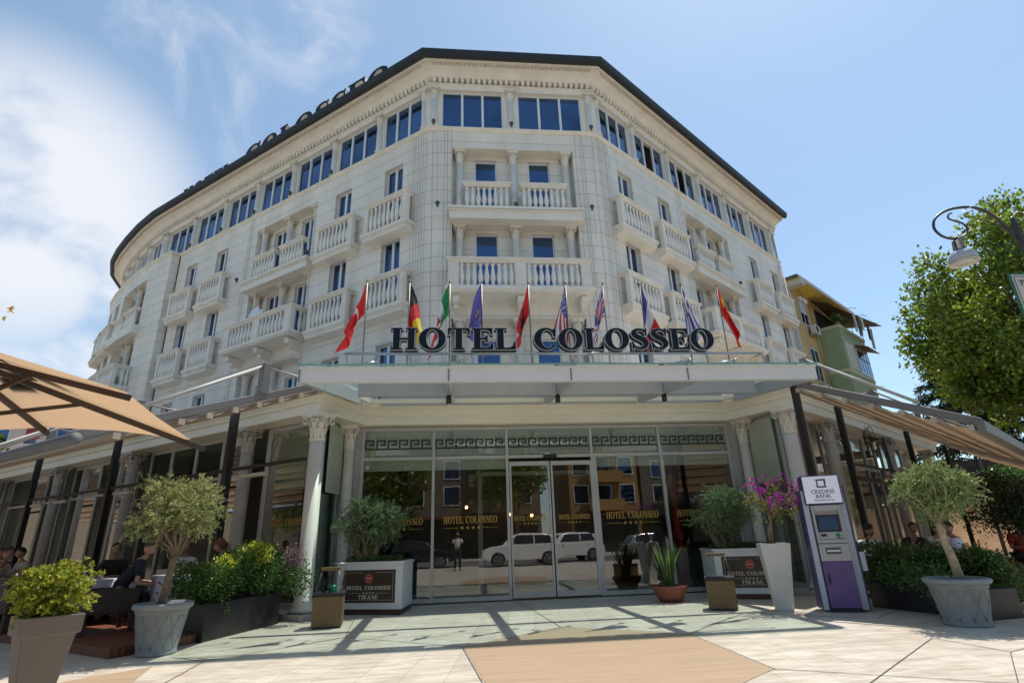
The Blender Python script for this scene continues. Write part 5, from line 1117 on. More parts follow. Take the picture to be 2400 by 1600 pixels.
for k in range(4):
    a, b = co_[k], co_[(k+1) % 4]; mid = (a+b)/2+Vector((0, 0, .15)); inn = (Cn-mid); inn.z = 0; inn.normalize()
    rim += [a, a.lerp(mid, .5)+inn*.06+Vector((0, 0, .02)), mid, b.lerp(mid, .5)+inn*.06+Vector((0, 0, .02))]
pts = [tuple(Cn)]; 
for u_ in (.33, .66, 1): pts += [tuple(Cn.lerp(q, u_)-Vector((0, 0, .03*math.sin(PI*u_)))) for q in rim]
fs = [(0, 1+k, 1+(k+1) % 16) for k in range(16)]+[(1+r_*16+k, 1+r_*16+(k+1) % 16, 17+r_*16+(k+1) % 16, 17+r_*16+k) for r_ in range(2) for k in range(16)]
m_ = MB(); m_.add(pts, fs, True); m_.build('canopy', PF, pa, fix=False)
RB = pm('dark_rib', (.035, .022, .016), .5)
for k in range(8):
    q = rim[k*2]; e = q+(q-Cn).normalized()*(.16 if k % 2 == 0 else .05); m_ = MB(); m_.bar(tuple(Cn-Vector((0, 0, .09))), tuple(e-Vector((0, 0, .045))), .035, .05); o = m_.build('rib', RB, pa)
    s0 = Cn.lerp(q, .5)-Vector((0, 0, .08)); m_ = MB(); m_.bar((Cn.x, Cn.y, 2.35), tuple(s0), .03, .035); m_.build('strut', RB, o)
m_ = MB(); m_.tube([(-4.4, 4.8, 0.05), (-4.4, 4.8, 3.1)], .035, 12); m_.lathe((-4.4, 4.8), [(.06, 2.28), (.07, 2.3), (.07, 2.4), (.05, 2.42)], 12); m_.build('pole', RB, pa); m_ = MB(); m_.box(-4.75, -4.05, 4.45, 5.15, 0.0, .06); m_.build('base', DARK, pa)
# ================================================================== neighbouring yellow building
YF = ((5.85, 19.1), (.8, .6), (.6, -.8))
yb = thing('apartment_building', 'yellow apartment house with a green enclosed balcony behind the right end of the hotel', 'building', (24, 31, 0))
YEL = pm('yellow_render', (.50, .36, .15), .85, var=.16, scale=.6); GRN = pm('green_render', (.27, .33, .19), .8, var=.08); OFW = pm('offwhite_render', (.52, .50, .44), .8)
def yq(name, mat, *b, par=None, bevel=0): m_ = MB(YF); m_.box(*b); return m_.build(name, mat, par or yb, bevel=bevel)
yq('wall', YEL, 19.3, 28.9, -9, -.02, 0, 16.5); yq('corner_pilaster', OFW, 19.3, 19.55, -.02, .10, 0, 16.3)
m_ = MB(YF); m_.box(19.2, 29.2, -9, .90, 16.5, 16.62); m_.build('eave_soffit', pm('yellow_soffit', (.60, .45, .08), .8), yb); yq('eave_gutter', OFW, 19.2, 29.2, .90, 1.02, 16.5, 16.72); yq('roof', pm('tiled_roof', (.12, .10, .09), .8, bump=.4), 19.2, 29.2, -9, .85, 16.63, 16.9); yq('cornice_end', OFW, 19.2, 19.9, .0, 1.0, 16.2, 16.499)
def ywin(a, b, c, e, shutter=0):
    o = yq('window', OFW, a-.12, b+.12, -.01, .03, c-.08, e+.1); yq('glass', WG2, a, b, .031, .036, c, e, par=o); yq('mullion', WHITEF, (a+b)/2-.03, (a+b)/2+.03, .037, .045, c, e, par=o)
    if shutter: yq('roller_shutter', pm('shutter_grey', (.45, .46, .45), .6), a, b, .046, .06, e-shutter, e, par=o); yq('shutter_box', WHITEF, a-.1, b+.1, .03, .22, e+.02, e+.24, par=o)
    return o
ywin(20.9, 21.95, 14.2, 15.75, .85); ywin(21.1, 22.3, 10.3, 12.4); ywin(21.1, 22.3, 6.6, 8.6)
for z0 in (4.9, 8.3): pass
m_ = MB(YF); m_.box(23.6, 28.8, 0, 1.3, 11.2, 14.1); m_.box(23.6, 28.8, 0, 1.3, 7.6, 11.0); m_.build('balcony_box', GRN, yb)
yq('balcony_band', pm('cream_band', (.52, .48, .30), .8), 23.55, 28.85, 0, 1.36, 14.1, 14.3); yq('balcony_band', pm('cream_band', (.52, .48, .30), .8), 23.55, 28.85, 0, 1.34, 11.0, 11.2)
yq('loggia_recess', OFW, 24.1, 25.9, 1.301, 1.306, 11.35, 13.2); o = yq('window', WHITEF, 26.1, 28.7, 1.301, 1.33, 11.3, 13.1); yq('glass', WG2, 26.2, 28.6, 1.331, 1.336, 11.4, 13.0, par=o)
m_ = MB(YF)
for k in range(5): x = 26.2+k*.6; m_.box(x-.03, x+.03, 1.337, 1.35, 11.4, 13.0)
m_.box(26.2, 28.6, 1.351, 1.36, 12.4, 12.46); m_.build('grille', DARK, o); m_ = MB(YF); m_.add([(26, 1.3, 13.35), (28.9, 1.3, 13.35), (28.9, 2.1, 13.0), (26, 2.1, 13.0)], [(0, 1, 2, 3)]); m_.build('tin_hood', pm('rusty_tin', (.14, .09, .06), .8), yb)
m_ = MB(YF); rows = [(22.9, .0, 16.1), (24.5, .25, 15.95), (26.2, .8, 15.7), (28.9, 1.5, 15.35)]
m_.add([(s_, 0.02, z+.25) for s_, d, z in rows]+[(s_, d+1.15, z-.35) for s_, d, z in rows], [(0, 1, 5, 4), (1, 2, 6, 5), (2, 3, 7, 6)]); m_.build('brown_awning', pm('brown_awning', (.10, .055, .025), .9), yb)
m_ = MB(YF)
for s_ in (24.4, 26.5, 28.8): m_.tube([(s_, 1.3, 14.3), (s_, 1.35, 15.7), (s_, 2.4, 15.3)], .02, 5)
for dd in (1.6, 1.9, 2.2, 2.5): m_.tube([(24.3, dd, 15.0), (29.2, dd, 15.0)], .008, 4)
for z in (10.9, 9.9): m_.tube([(28.8, 1.0, z), (30.1, 1.5, z)], .02, 4)
m_.build('drying_frame', DARK, yb); yq('balcony_opening', DARK, 23.7, 28.7, .02, .04, 14.35, 15.8)
m_ = MB(YF); m_.tube([(20.6, .35, 16.4), (20.9, .4, 14.2)], .015, 4); m_.tube([(22.6, .05, 16), (22.7, .1, 13), (22.9, .05, 9), (23.2, .1, 5)], .02, 4); m_.tube([(23.0, .05, 12.2), (23.3, .12, 11), (23.2, .1, 9)], .015, 4); m_.build('wires', pm('cable', (.12, .11, .10), .7), yb)
for k, (s_, z, wd) in enumerate(((22.1, 13.5, 'beside the top window of'), (21.7, 9.3, 'lower left on'), (22.7, 9.2, 'lower right on'))):
    c = (YF[0][0]+.8*s_+.6*.3, YF[0][1]+.6*s_-.8*.3, z); t = thing('air_conditioner', 'white air conditioner unit '+wd+' the yellow wall', 'air conditioner', c, 'air conditioners on the yellow house')
    m_ = MB(YF); m_.box(s_-.42, s_+.42, .12, .45, z, z+.62); m_.build('casing', pm('ac_white', (.55, .55, .52), .5), t, bevel=.02); m_ = MB(YF); m_.prism([(s_-.1+.24*math.cos(a), z+.31+.24*math.sin(a)) for a in [2*PI*j/20 for j in range(20)]], .451, .46); m_.build('fan_grille', DARK, t)
    m_ = MB(YF); m_.box(s_-.45, s_+.45, .0, .42, z-.05, z-.001); m_.build('bracket', STL, t)
rgx = random.Random(12)
CLO = (('pale grey sheet', (.5, .5, .52), 24.7, .5, 1.2), ('olive green trousers', (.15, .16, .07), 25.2, .35, 1.3), ('white shirt', (.62, .62, .62), 25.8, .45, .9), ('blue grey towel', (.20, .24, .32), 26.4, .4, 1.1), ('cream towel', (.6, .52, .38), 27.1, .5, .8), ('dark blue jeans', (.04, .05, .09), 27.8, .35, 1.1), ('beige blanket', (.42, .34, .27), 28.6, .8, 1.6))
for nm_, c_, s_, w_, h_ in CLO:
    dd = rgx.uniform(1.7, 2.4); m_ = MB(YF); n = 8; pts = []
    for j in range(7):
        for i in range(n+1): u = i/n; pts.append((s_+(u-.5)*w_*(1-.15*j/6), dd+.06*math.sin(u*9+j*.5), 15.0-h_*j/6))
    m_.add(pts, [(j*(n+1)+i, j*(n+1)+i+1, (j+1)*(n+1)+i+1, (j+1)*(n+1)+i) for j in range(6) for i in range(n)], True)
    tag(m_.build('laundry', pm('cloth_'+nm_, c_, .9), fix=False), nm_+' hanging from the drying frame of the green balcony', 'laundry', 'washing on the balcony')
for k in range(4):
    s_ = 23.95+k*.42; c = (YF[0][0]+.8*s_+.6*1.15, YF[0][1]+.6*s_-.8*1.15, 14.3); t = thing('balcony_plant', 'leafy plant in a terracotta pot on the green balcony, '+('nearest the yellow wall', 'second from the yellow wall', 'third from the yellow wall', 'nearest the washing')[k], 'potted plant', c, 'plants on the green balcony')
    m_ = MB(); m_.lathe(c[:2], [(.10, 14.3), (.15, 14.55), (.16, 14.57)], 12); m_.build('pot', pm('terracotta', (.28, .095, .06)), t); P_, N_ = clump_points([((c[0], c[1], 14.85), (.28, .28, .28))], 260, k, .3, .3); leaf_mesh('foliage', P_, N_, .14, .07, LAU, t, k)
# ================================================================== trees
def tree(label, base, h0, c, R, n, ln, wd, mat, seed, clumps, frac, tips=12, rt_=.22, extra=()):
    t = thing('broadleaf_tree', label, 'tree', (base[0], base[1], 0)); rg = random.Random(seed); m_ = MB(); limbs(m_, (base[0], base[1], 0), (base[0], base[1], h0), crown_tips(c, R, tips, rg, -.8), rt_, rt_*.45, rg, 4); m_.build('trunk', BARK, t)
    leafball('crown', t, c, R, n, ln, wd, mat, seed, clumps, frac, .35, extra); return t
PLA = pm('plane_leaf', (.095, .15, .018), .35, leaf=True, var=.6, trans=.42)
tree('tall leafy plane tree behind the street lamp at the right edge', (21.3, 16.8), 4.0, (20.4, 16.4, 8.0), (4.6, 3.6, 4.3), 62000, .16, .13, PLA, 61, 130, .17, 18, .24, [((18.2, 15, 10.8), (.9, .9, .7)), ((20, 15.6, 12.0), (1.2, 1, .8)), ((17.4, 14.6, 6.4), (.9, .8, .9)), ((19.2, 15, 4.4), (1.1, .8, .8))])
ct = thing('conifer', 'dark drooping cedar standing behind the plane tree', 'tree', (34.2, 33, 0)); m_ = MB(); m_.tube([(34.2, 33, 0), (34.2, 33, 14)], [.4, .08], 8); Pc = []; Nc = []; rgn = np.random.default_rng(8); rg = random.Random(8)
for lv in range(13):
    z = 2.2+lv*.92; rad = 6.4*(1-lv/15)
    for k in range(9):
        a = 2*PI*k/9+lv*.7+rg.uniform(-.2, .2); r_ = rad*rg.uniform(.75, 1.1); m_.tube([(34.2, 33, z), (34.2+math.cos(a)*r_*.5, 33+math.sin(a)*r_*.5, z+.35), (34.2+math.cos(a)*r_, 33+math.sin(a)*r_, z-.1)], [.07, .05, .02], 4)
        u = rgn.uniform(.12, 1, 210)**.8; sp_ = (rgn.normal(size=210)*.16*(1.1-u)*r_+rgn.normal(size=210)*.12); Pc.append(np.stack([34.2+math.cos(a)*r_*u-math.sin(a)*sp_, 33+math.sin(a)*r_*u+math.cos(a)*sp_, z+.35*np.sin(u*2.6)-rgn.uniform(0, .55, 210)*u], 1)); Nc.append(np.tile([math.cos(a), math.sin(a), -.8], (210, 1)))
m_.build('trunk', BARK, ct); leaf_mesh('crown', np.concatenate(Pc), np.concatenate(Nc), .42, .10, pm('cedar_needle', (.022, .045, .026), .6, leaf=True, var=.5, trans=.1), ct, 3, 0)
# dry slope with hedge and fence behind the right terrace
m_ = MB(); m_.add([(21.5, 30, 0), (34, 12, 0), (23.5, 34, 3.1), (38.5, 13, 3.0), (60, 60, 4), (80, 20, 4)], [(0, 1, 3, 2), (2, 3, 5, 4)]); struct(m_.build('dry_slope', pm('dry_earth', (.30, .175, .09), .95, var=.3, scale=1.6, bump=.5), fix=False))
fe = thing('slope_fence', 'dark panel fence along the top of the dry slope', 'fence', (28, 28, 3)); a = Vector((23.8, 33.8)); b = Vector((38.3, 13.4)); d = (b-a).normalized(); q = Vector((-d.y, d.x)); m_ = MB(); m_.obox(tuple((a+b)/2), d, q, (b-a).length/2, .03, 3.0, 4.6); m_.build('panel', pm('fence_brown', (.045, .035, .03), .7, var=.3), fe)
for k in range(11): p_ = a+(b-a)*k/10; m_ = MB(); m_.obox(tuple(p_), d, q, .05, .07, 3.0, 4.8); m_.build('post', pm('fence_post', (.10, .10, .10), .6), fe)
for k, (x, y_, z, r_, nm_) in enumerate(((25.8, 24.6, 3.3, .9, 'green bush spilling over the fence above the dry slope'), (27.2, 20.6, 1.9, .9, 'dry olive-green bush growing low on the bare slope'), (29.0, 19.5, 3.2, 1.0, 'dark bush near the fence at the right end of the slope'))):
    t = thing('slope_bush', nm_, 'bush', (x, y_, 1)); m_ = MB(); m_.tube([(x, y_, z-r_-.2), (x, y_, z)], .05, 5); m_.build('stem', BARK, t); leafball('foliage', t, (x, y_, z), (r_*1.2, r_, r_*.7), 2200, .13, .08, LAU if k != 1 else OL, 90+k, 14, .4)
# tall shrubs between right terrace tables and the slope
for k, (x, y_, h_, r_) in enumerate(((14.4, 14.0, 2.2, 1.1), (12.9, 11.7, 1.9, .95), (12.1, 9.9, 1.6, .8))):
    t = thing('terrace_shrub', ('tall dark shrub at the far end of the right terrace', 'dark shrub in a brown box behind the seated man in white', 'dark shrub in a brown box at the right edge')[k], 'shrub', (x, y_, 0)); m_ = MB(); m_.obox((x, y_), (.8, .6), (-.6, .8), .45, .22, 0.03, .45); m_.build('planter_box', pm('brown_box', (.12, .06, .03), .6), t, bevel=.01)
    m_ = MB(); m_.tube([(x, y_, .3), (x, y_, h_)], .03, 5); m_.build('stem', BARK, t); leafball('foliage', t, (x, y_, h_*.72+.1), (r_, r_*.8, h_*.5), 6500, .07, .04, pm('dark_shrub_leaf', (.03, .055, .02), .5, leaf=True, var=.5, trans=.15), 95+k, 18, .4)
# ------------------------------------------------------------------ street lamp and sign at the right edge
IRON = pm('cast_iron', (.035, .035, .04), .45, var=.15); LX, LY = 9.08, 7.0
lp = thing('street_lamp', 'dark cast iron street lamp with a scrolled arm and bell shade at the right edge', 'street lamp', (LX, LY, 0))
m_ = MB(); m_.lathe((LX, LY), [(.16, 0), (.16, .25), (.10, .35), (.09, .9), (.06, 1.0), (.05, 3.5), (.06, 3.55), (.045, 3.6), (.045, 5.85), (.06, 5.88), (.03, 5.95), (.045, 6.0), (.01, 6.05)], 14); m_.build('pole', IRON, lp)
arc = spline([(9.08, 5.35), (8.95, 5.75), (8.75, 6.05), (8.5, 6.2), (8.2, 6.2), (7.9, 6.12), (7.68, 5.97), (7.61, 5.8), (7.68, 5.67), (7.82, 5.61), (7.96, 5.61), (8.12, 5.68), (8.2, 5.8), (8.14, 5.9), (8.02, 5.94), (7.93, 5.98), (7.94, 6.05), (8.02, 6.09)], 4)
m_ = MB(); m_.tube([(x, LY, z) for x, z in arc], [.026-.014*i/len(arc) for i in range(len(arc))], 8); m_.tube([(x, LY, z) for x, z in spline([(8.93, 5.75), (8.7, 5.92), (8.45, 5.98), (8.25, 5.92), (8.2, 5.82)], 4)], .011, 6)
m_.tube([(18.16-x, LY, z) for x, z in arc[:-12]], [.026-.014*i/len(arc) for i in range(len(arc)-12)], 8); m_.build('scroll_arm', IRON, lp)
for X in (7.93, 10.23):
    m_ = MB(); m_.lathe((X, LY), [(.02, 5.64), (.035, 5.62), (.035, 5.58), (.07, 5.56), (.085, 5.40), (.11, 5.38)], 16); o = m_.build('lamp_cap', IRON, lp)
    m_ = MB(); m_.lathe((X, LY), [(.10, 5.385), (.15, 5.35), (.19, 5.28), (.20, 5.20), (.195, 5.19), (.10, 5.24)], 24); m_.build('lamp_shade', pm('shade_grey', (.42, .43, .45), .35, metal=.2), o); m_ = MB(); m_.lathe((X, LY), [(.20, 5.185), (.208, 5.175), (.20, 5.165), (.19, 5.175)], 24); m_.lathe((X, LY), [(.185, 5.19), (.18, 5.18), (.02, 5.165)], 16); m_.build('lamp_lens', pm('lens', (.45, .45, .42), .2), o)
sg_ = thing('road_sign', 'white rectangular sign with a green edge hanging at the right edge below the lamp', 'sign', (9.1, 6.93, 4.1)); m_ = MB(); m_.box(8.50, 9.75, 6.90, 6.93, 4.18, 4.95); m_.build('plate', pm('sign_green', (.02, .13, .07), .4), sg_, bevel=.01); m_ = MB(); m_.box(8.53, 9.72, 6.893, 6.899, 4.21, 4.92); m_.build('face', pm('sign_face', (.50, .49, .47), .5), sg_)
m_ = MB(); m_.box(8.555, 9.695, 6.888, 6.892, 4.885, 4.892); m_.box(8.555, 9.695, 6.888, 6.892, 4.235, 4.242); m_.box(8.555, 8.562, 6.888, 6.892, 4.243, 4.884); m_.box(9.688, 9.695, 6.888, 6.892, 4.243, 4.884); m_.build('border', DARK, sg_); font_mesh('lettering', 'TRAN', .12, Matrix(((1, 0, 0), (0, 0, -1), (0, 1, 0))), (8.62, 6.887, 4.74), DARK, sg_, .002, 'LEFT')
# ------------------------------------------------------------------ sapling twig at the left edge
t = thing('maple_sapling', 'thin twig with a few autumn-tinted leaves entering at the left edge', 'tree', (-4.6, 4.3, 0)); m_ = MB(); m_.tube([(-4.6, 4.3, 0), (-4.5, 4.2, 1.5), (-4.3, 4.15, 2.6), (-3.9, 4.1, 2.9), (-3.38, 4.02, 2.99)], [.02, .016, .01, .006, .003], 6); m_.build('stem', BARK, t)
m_ = MB()
for cx_, cz_, s_, a0 in ((-3.31, 3.02, .038, .3), (-3.34, 2.95, .022, 2.2), (-3.6, 2.96, .05, 1.2), (-3.9, 2.98, .055, .4)):
    pts = [(cx_+s_*(1 if k % 2 == 0 else .42)*math.cos(a0+k*PI/5), 4.02+.01*(k % 3), cz_+s_*(1 if k % 2 == 0 else .42)*math.sin(a0+k*PI/5)) for k in range(10)]; m_.add(pts, [tuple(range(10))])
m_.build('leaves', pm('autumn_leaf', (.26, .22, .03), .5, leaf=True, var=.4, trans=.4), t)
# ------------------------------------------------------------------ buildings and trees far left
def block(name, label, x0, x1, y0, y1, h, mat, fl, cols, face, shutter=None, roofm=None, group=None):
    t = thing(name, label, 'building', ((x0+x1)/2, (y0+y1)/2, 0), group); m_ = MB(); m_.box(x0, x1, y0, y1, 0, h); m_.build('wall', mat, t); m_ = MB(); m_.box(x0-.4, x1+.4, y0-.4, y1+.4, h+.003, h+.35); m_.build('roof', roofm or OFW, t)
    Y = y1 if face > 0 else y0
    m_ = MB(); m_.box(x0+.3, x1-.3, min(Y, Y+face*.08), max(Y, Y+face*.08), 0.01, 3.1); m_.build('shop_front', pm('shop_dark', (.03, .025, .02), .3), t); m_ = MB(); m_.box(x0, x1, min(Y, Y+face*.9), max(Y, Y+face*.9), 3.12, 3.3); m_.build('shop_awning', pm('shop_awning', (.15, .05, .03), .8), t)
    for f_ in range(fl):
        for c_ in range(cols):
            x = x0+(x1-x0)*(c_+.5)/cols; z = 4.2+f_*((h-4)/fl); m_ = MB(); m_.box(x-.75, x+.75, Y-.02, Y+.02+.03*0, z, z+1.7); 
            w_ = MB(); w_.box(x-.72, x+.72, min(Y, Y+face*.06), max(Y, Y+face*.06), z, z+1.65); o = w_.build('window', WHITEF, t); g = MB(); g.box(x-.64, x+.64, min(Y+face*.061, Y+face*.07), max(Y+face*.061, Y+face*.07), z+.08, z+1.57); g.build('pane', WG2, o)
            if shutter and (f_+c_) % 2: s_ = MB(); s_.box(x-.66, x+.66, min(Y+face*.071, Y+face*.09), max(Y+face*.071, Y+face*.09), z+.4, z+1.6); s_.build('shutter', shutter, o)
            if c_ % 3 == 1: b_ = MB(); b_.box(x-1.6, x+1.6, min(Y, Y+face*1.1), max(Y, Y+face*1.1), z-.7, z-.55); b_.box(x-1.6, x+1.6, min(Y+face*1.05, Y+face*1.1), max(Y+face*1.05, Y+face*1.1), z-.549, z+.3); b_.build('balcony', mat, t)
    return t
block('apartment_block', 'pale pink apartment block with red shutters beyond the left awning', -58, -33, 55, 68, 15.5, pm('pink_render', (.66, .52, .46), .85), 5, 9, -1, pm('red_shutter', (.30, .05, .04), .7))
tree('green street tree beyond the left awning at the left edge', (-31.5, 38), 3.5, (-31.5, 38, 6.5), (3.2, 3, 2.6), 6000, .34, .22, PLA, 66, 30, .3)
# ------------------------------------------------------------------ what the glass front reflects: the street behind the viewer
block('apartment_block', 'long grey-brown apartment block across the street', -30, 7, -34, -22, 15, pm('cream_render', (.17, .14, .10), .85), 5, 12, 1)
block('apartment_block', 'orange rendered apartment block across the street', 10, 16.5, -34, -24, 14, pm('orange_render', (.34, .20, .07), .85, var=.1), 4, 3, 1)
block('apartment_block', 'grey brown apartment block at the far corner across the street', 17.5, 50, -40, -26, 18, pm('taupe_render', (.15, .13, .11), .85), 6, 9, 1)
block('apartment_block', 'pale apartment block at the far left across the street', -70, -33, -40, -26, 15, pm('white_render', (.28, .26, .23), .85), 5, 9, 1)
tree('broad green tree across the street, left of the others', (-14, -17), 3.5, (-14, -17, 7.2), (5, 4, 3.6), 5000, .40, .26, PLA, 71, 30, .3); tree('broad green tree across the street, between the parked cars', (-5, -19), 3.5, (-5, -19, 7), (4.2, 4, 3.4), 5000, .40, .26, PLA, 72, 30, .3); tree('broad green tree across the street, nearest the orange block', (4.5, -18), 3.4, (4.5, -18, 6.5), (3.6, 3.6, 3), 5000, .38, .26, PLA, 73, 30, .3)
def car(label, loc, rz, mat, suv=True, L_=4.3, group='cars parked across the plaza'):
    t = thing('parked_car', label, 'car', (0, 0, 0), group); H_ = 1.6 if suv else 1.42; g0 = .30; k = H_/1.6
    prof = [(-2.15, .42), (-2.13, .75*k), (-2.02, .98*k), (-1.75, 1.06*k), (-1.2, 1.08*k), (1.0, 1.04*k), (1.65, .96*k), (2.02, .82*k), (2.13, .6), (2.1, .38), (1.75, .28), (-1.8, .28)]
    arches = []
    out2 = []; 
    for cx_ in (-1.32, 1.33): arches.append(cx_)
    bot = [(1.75, .28)]+[(1.33+.38*math.cos(a), .32+.38*math.sin(a)) for a in [PI*j/8 for j in range(9)]]+[(-1.32+.38*math.cos(a), .32+.38*math.sin(a)) for a in [PI*j/8 for j in range(9)]]+[(-1.8, .28)]
    poly = prof[:10]+bot; m_ = MB(); m_.prism([(x*L_/4.3, z) for x, z in poly], -.87, .87); m_.build('body', mat, t, bevel=.06)
    cab = [(-1.9, 1.04*k), (-1.62, 1.45*k), (-1.1, 1.58*k), (.1, 1.6*k), (.55, 1.5*k), (1.12, 1.03*k)]; m_ = MB(); n = len(cab); m_.add([(x*L_/4.3, -.80+(z-1.04*k)*.28, z) for x, z in cab]+[(x*L_/4.3, .80-(z-1.04*k)*.28, z) for x, z in cab], [tuple(range(n)), tuple(range(2*n-1, n-1, -1))]+[(i, n+i, n+i+1, i+1) for i in range(n-1)]); m_.build('cabin', mat, t, bevel=.03)
    gl = pm('car_glass', (.02, .025, .03), .05); 
    for sy_ in (-1, 1):
        for a, b in ((-1.55, -.62), (-.55, .72)):
            m_ = MB(); zt = 1.50*k; zb_ = 1.09*k; m_.add([(a, sy_*.806, zb_), (b, sy_*.806, zb_), (b-(.38 if b > 0 else 0), sy_*(.80-.42*k*.28+.006), zt), (a+(.12 if a < -1 else 0), sy_*(.80-.42*k*.28+.006), zt)], [(0, 1, 2, 3)]); m_.build('side_window', gl, t)
    m_ = MB(); m_.add([(1.09, -.70, 1.10*k), (1.09, .70, 1.10*k), (.62, .62, 1.48*k), (.62, -.62, 1.48*k)], [(0, 1, 2, 3)]); m_.build('windscreen', gl, t); m_ = MB(); m_.add([(-1.87, -.66, 1.12*k), (-1.87, .66, 1.12*k), (-1.66, .58, 1.42*k), (-1.66, -.58, 1.42*k)], [(0, 1, 2, 3)]); m_.build('rear_window', gl, t)
    for cx_ in arches:
        for sy_ in (-1, 1):
            m_ = MB(); N_ = 20
            for r0, r1, y0, y1, nm_, mt, par in ((.0, .33, .68, .88, 'tyre', DARK, None),):
                pts = [(cx_+.33*math.cos(2*PI*j/N_), sy_*y, .33+.33*math.sin(2*PI*j/N_)) for y in (.68, .88) for j in range(N_)]; m_.add(pts, [tuple(range(N_)), tuple(range(2*N_-1, N_-1, -1))]+[(j, (j+1) % N_, N_+(j+1) % N_, N_+j) for j in range(N_)]); o = m_.build('wheel', DARK, t)
            r_ = MB(); 
            for j in range(5): a = 2*PI*j/5; r_.bar((cx_, sy_*.885, .33), (cx_+.21*math.cos(a), sy_*.885, .33+.21*math.sin(a)), .05, .02, (0, 1, 0))
            r_.tube([(cx_+.215*math.cos(2*PI*j/16), sy_*.885, .33+.215*math.sin(2*PI*j/16)) for j in range(17)], .02, 5); r_.build('rim', STL, o)
    for sy_ in (-.62, .62):
        m_ = MB(); m_.box(2.03, 2.12, sy_-.2, sy_+.2, .68*k, .80*k); m_.build('headlight', pm('headlight', (.6, .6, .6), .1), t); m_ = MB(); m_.box(-2.15, -2.10, sy_-.17, sy_+.17, .78*k, .96*k); m_.build('tail_light', pm('tail_red', (.3, .01, .01), .2), t)
    t.location = loc; t.rotation_euler = (0, 0, rz); return t
WCAR = pm('white_car_paint', (.70, .70, .69), .25, var=.02); DCAR = pm('dark_car_paint', (.02, .025, .03), .15)
car('white compact car parked side-on behind the viewer', (3.3, -4.0, 0), PI, WCAR); car('white taller car parked behind the compact one', (6.3, -7.2, 0), PI-.25, WCAR); car('black saloon parked side-on at the left behind the viewer', (-2.4, -5.0, 0), 0, DCAR, False, 4.5); car('black car parked farther left along the road', (-8.0, -7.5, 0), 0, DCAR, True); car('silver car parked at the right end of the row', (12, -7.5, 0), 0, pm('silver_car', (.35, .36, .37), .25, metal=.5), False)
# ================================================================== people, tables, chairs
def skin_obj(name, nodes, edges, mat, parent, sub=1, root=0):
    me = bpy.data.meshes.new(name); off = Vector((0, 0, 0)); q = parent
    while q is not None: off += q.location; q = q.parent
    me.from_pydata([tuple(Vector(n[0])-off) for n in nodes], edges, []); me.materials.append(mat)
    o = bpy.data.objects.new(name, me); S.collection.objects.link(o); o.parent = parent
    md = o.modifiers.new('skin', 'SKIN'); md.use_smooth_shade = True; 
    if not me.skin_vertices: return o
    for i, n in enumerate(nodes):
        r_ = n[1] if isinstance(n[1], tuple) else (n[1], n[1]); me.skin_vertices[0].data[i].radius = r_
        me.skin_vertices[0].data[i].use_root = (i == root)
    s_ = o.modifiers.new('sub', 'SUBSURF'); s_.levels = sub; s_.render_levels = sub; return o
HAIRC = {'black': pm('hair_black', (.012, .010, .009), .6), 'brown': pm('hair_brown', (.05, .03, .02), .6), 'auburn': pm('hair_auburn', (.16, .055, .025), .6, var=.3, scale=30), 'grey': pm('hair_grey', (.07, .06, .055), .7)}
SKINC = [pm('skin_light', (.50, .29, .21), .55, var=.05), pm('skin_tan', (.36, .20, .13), .55, var=.05)]
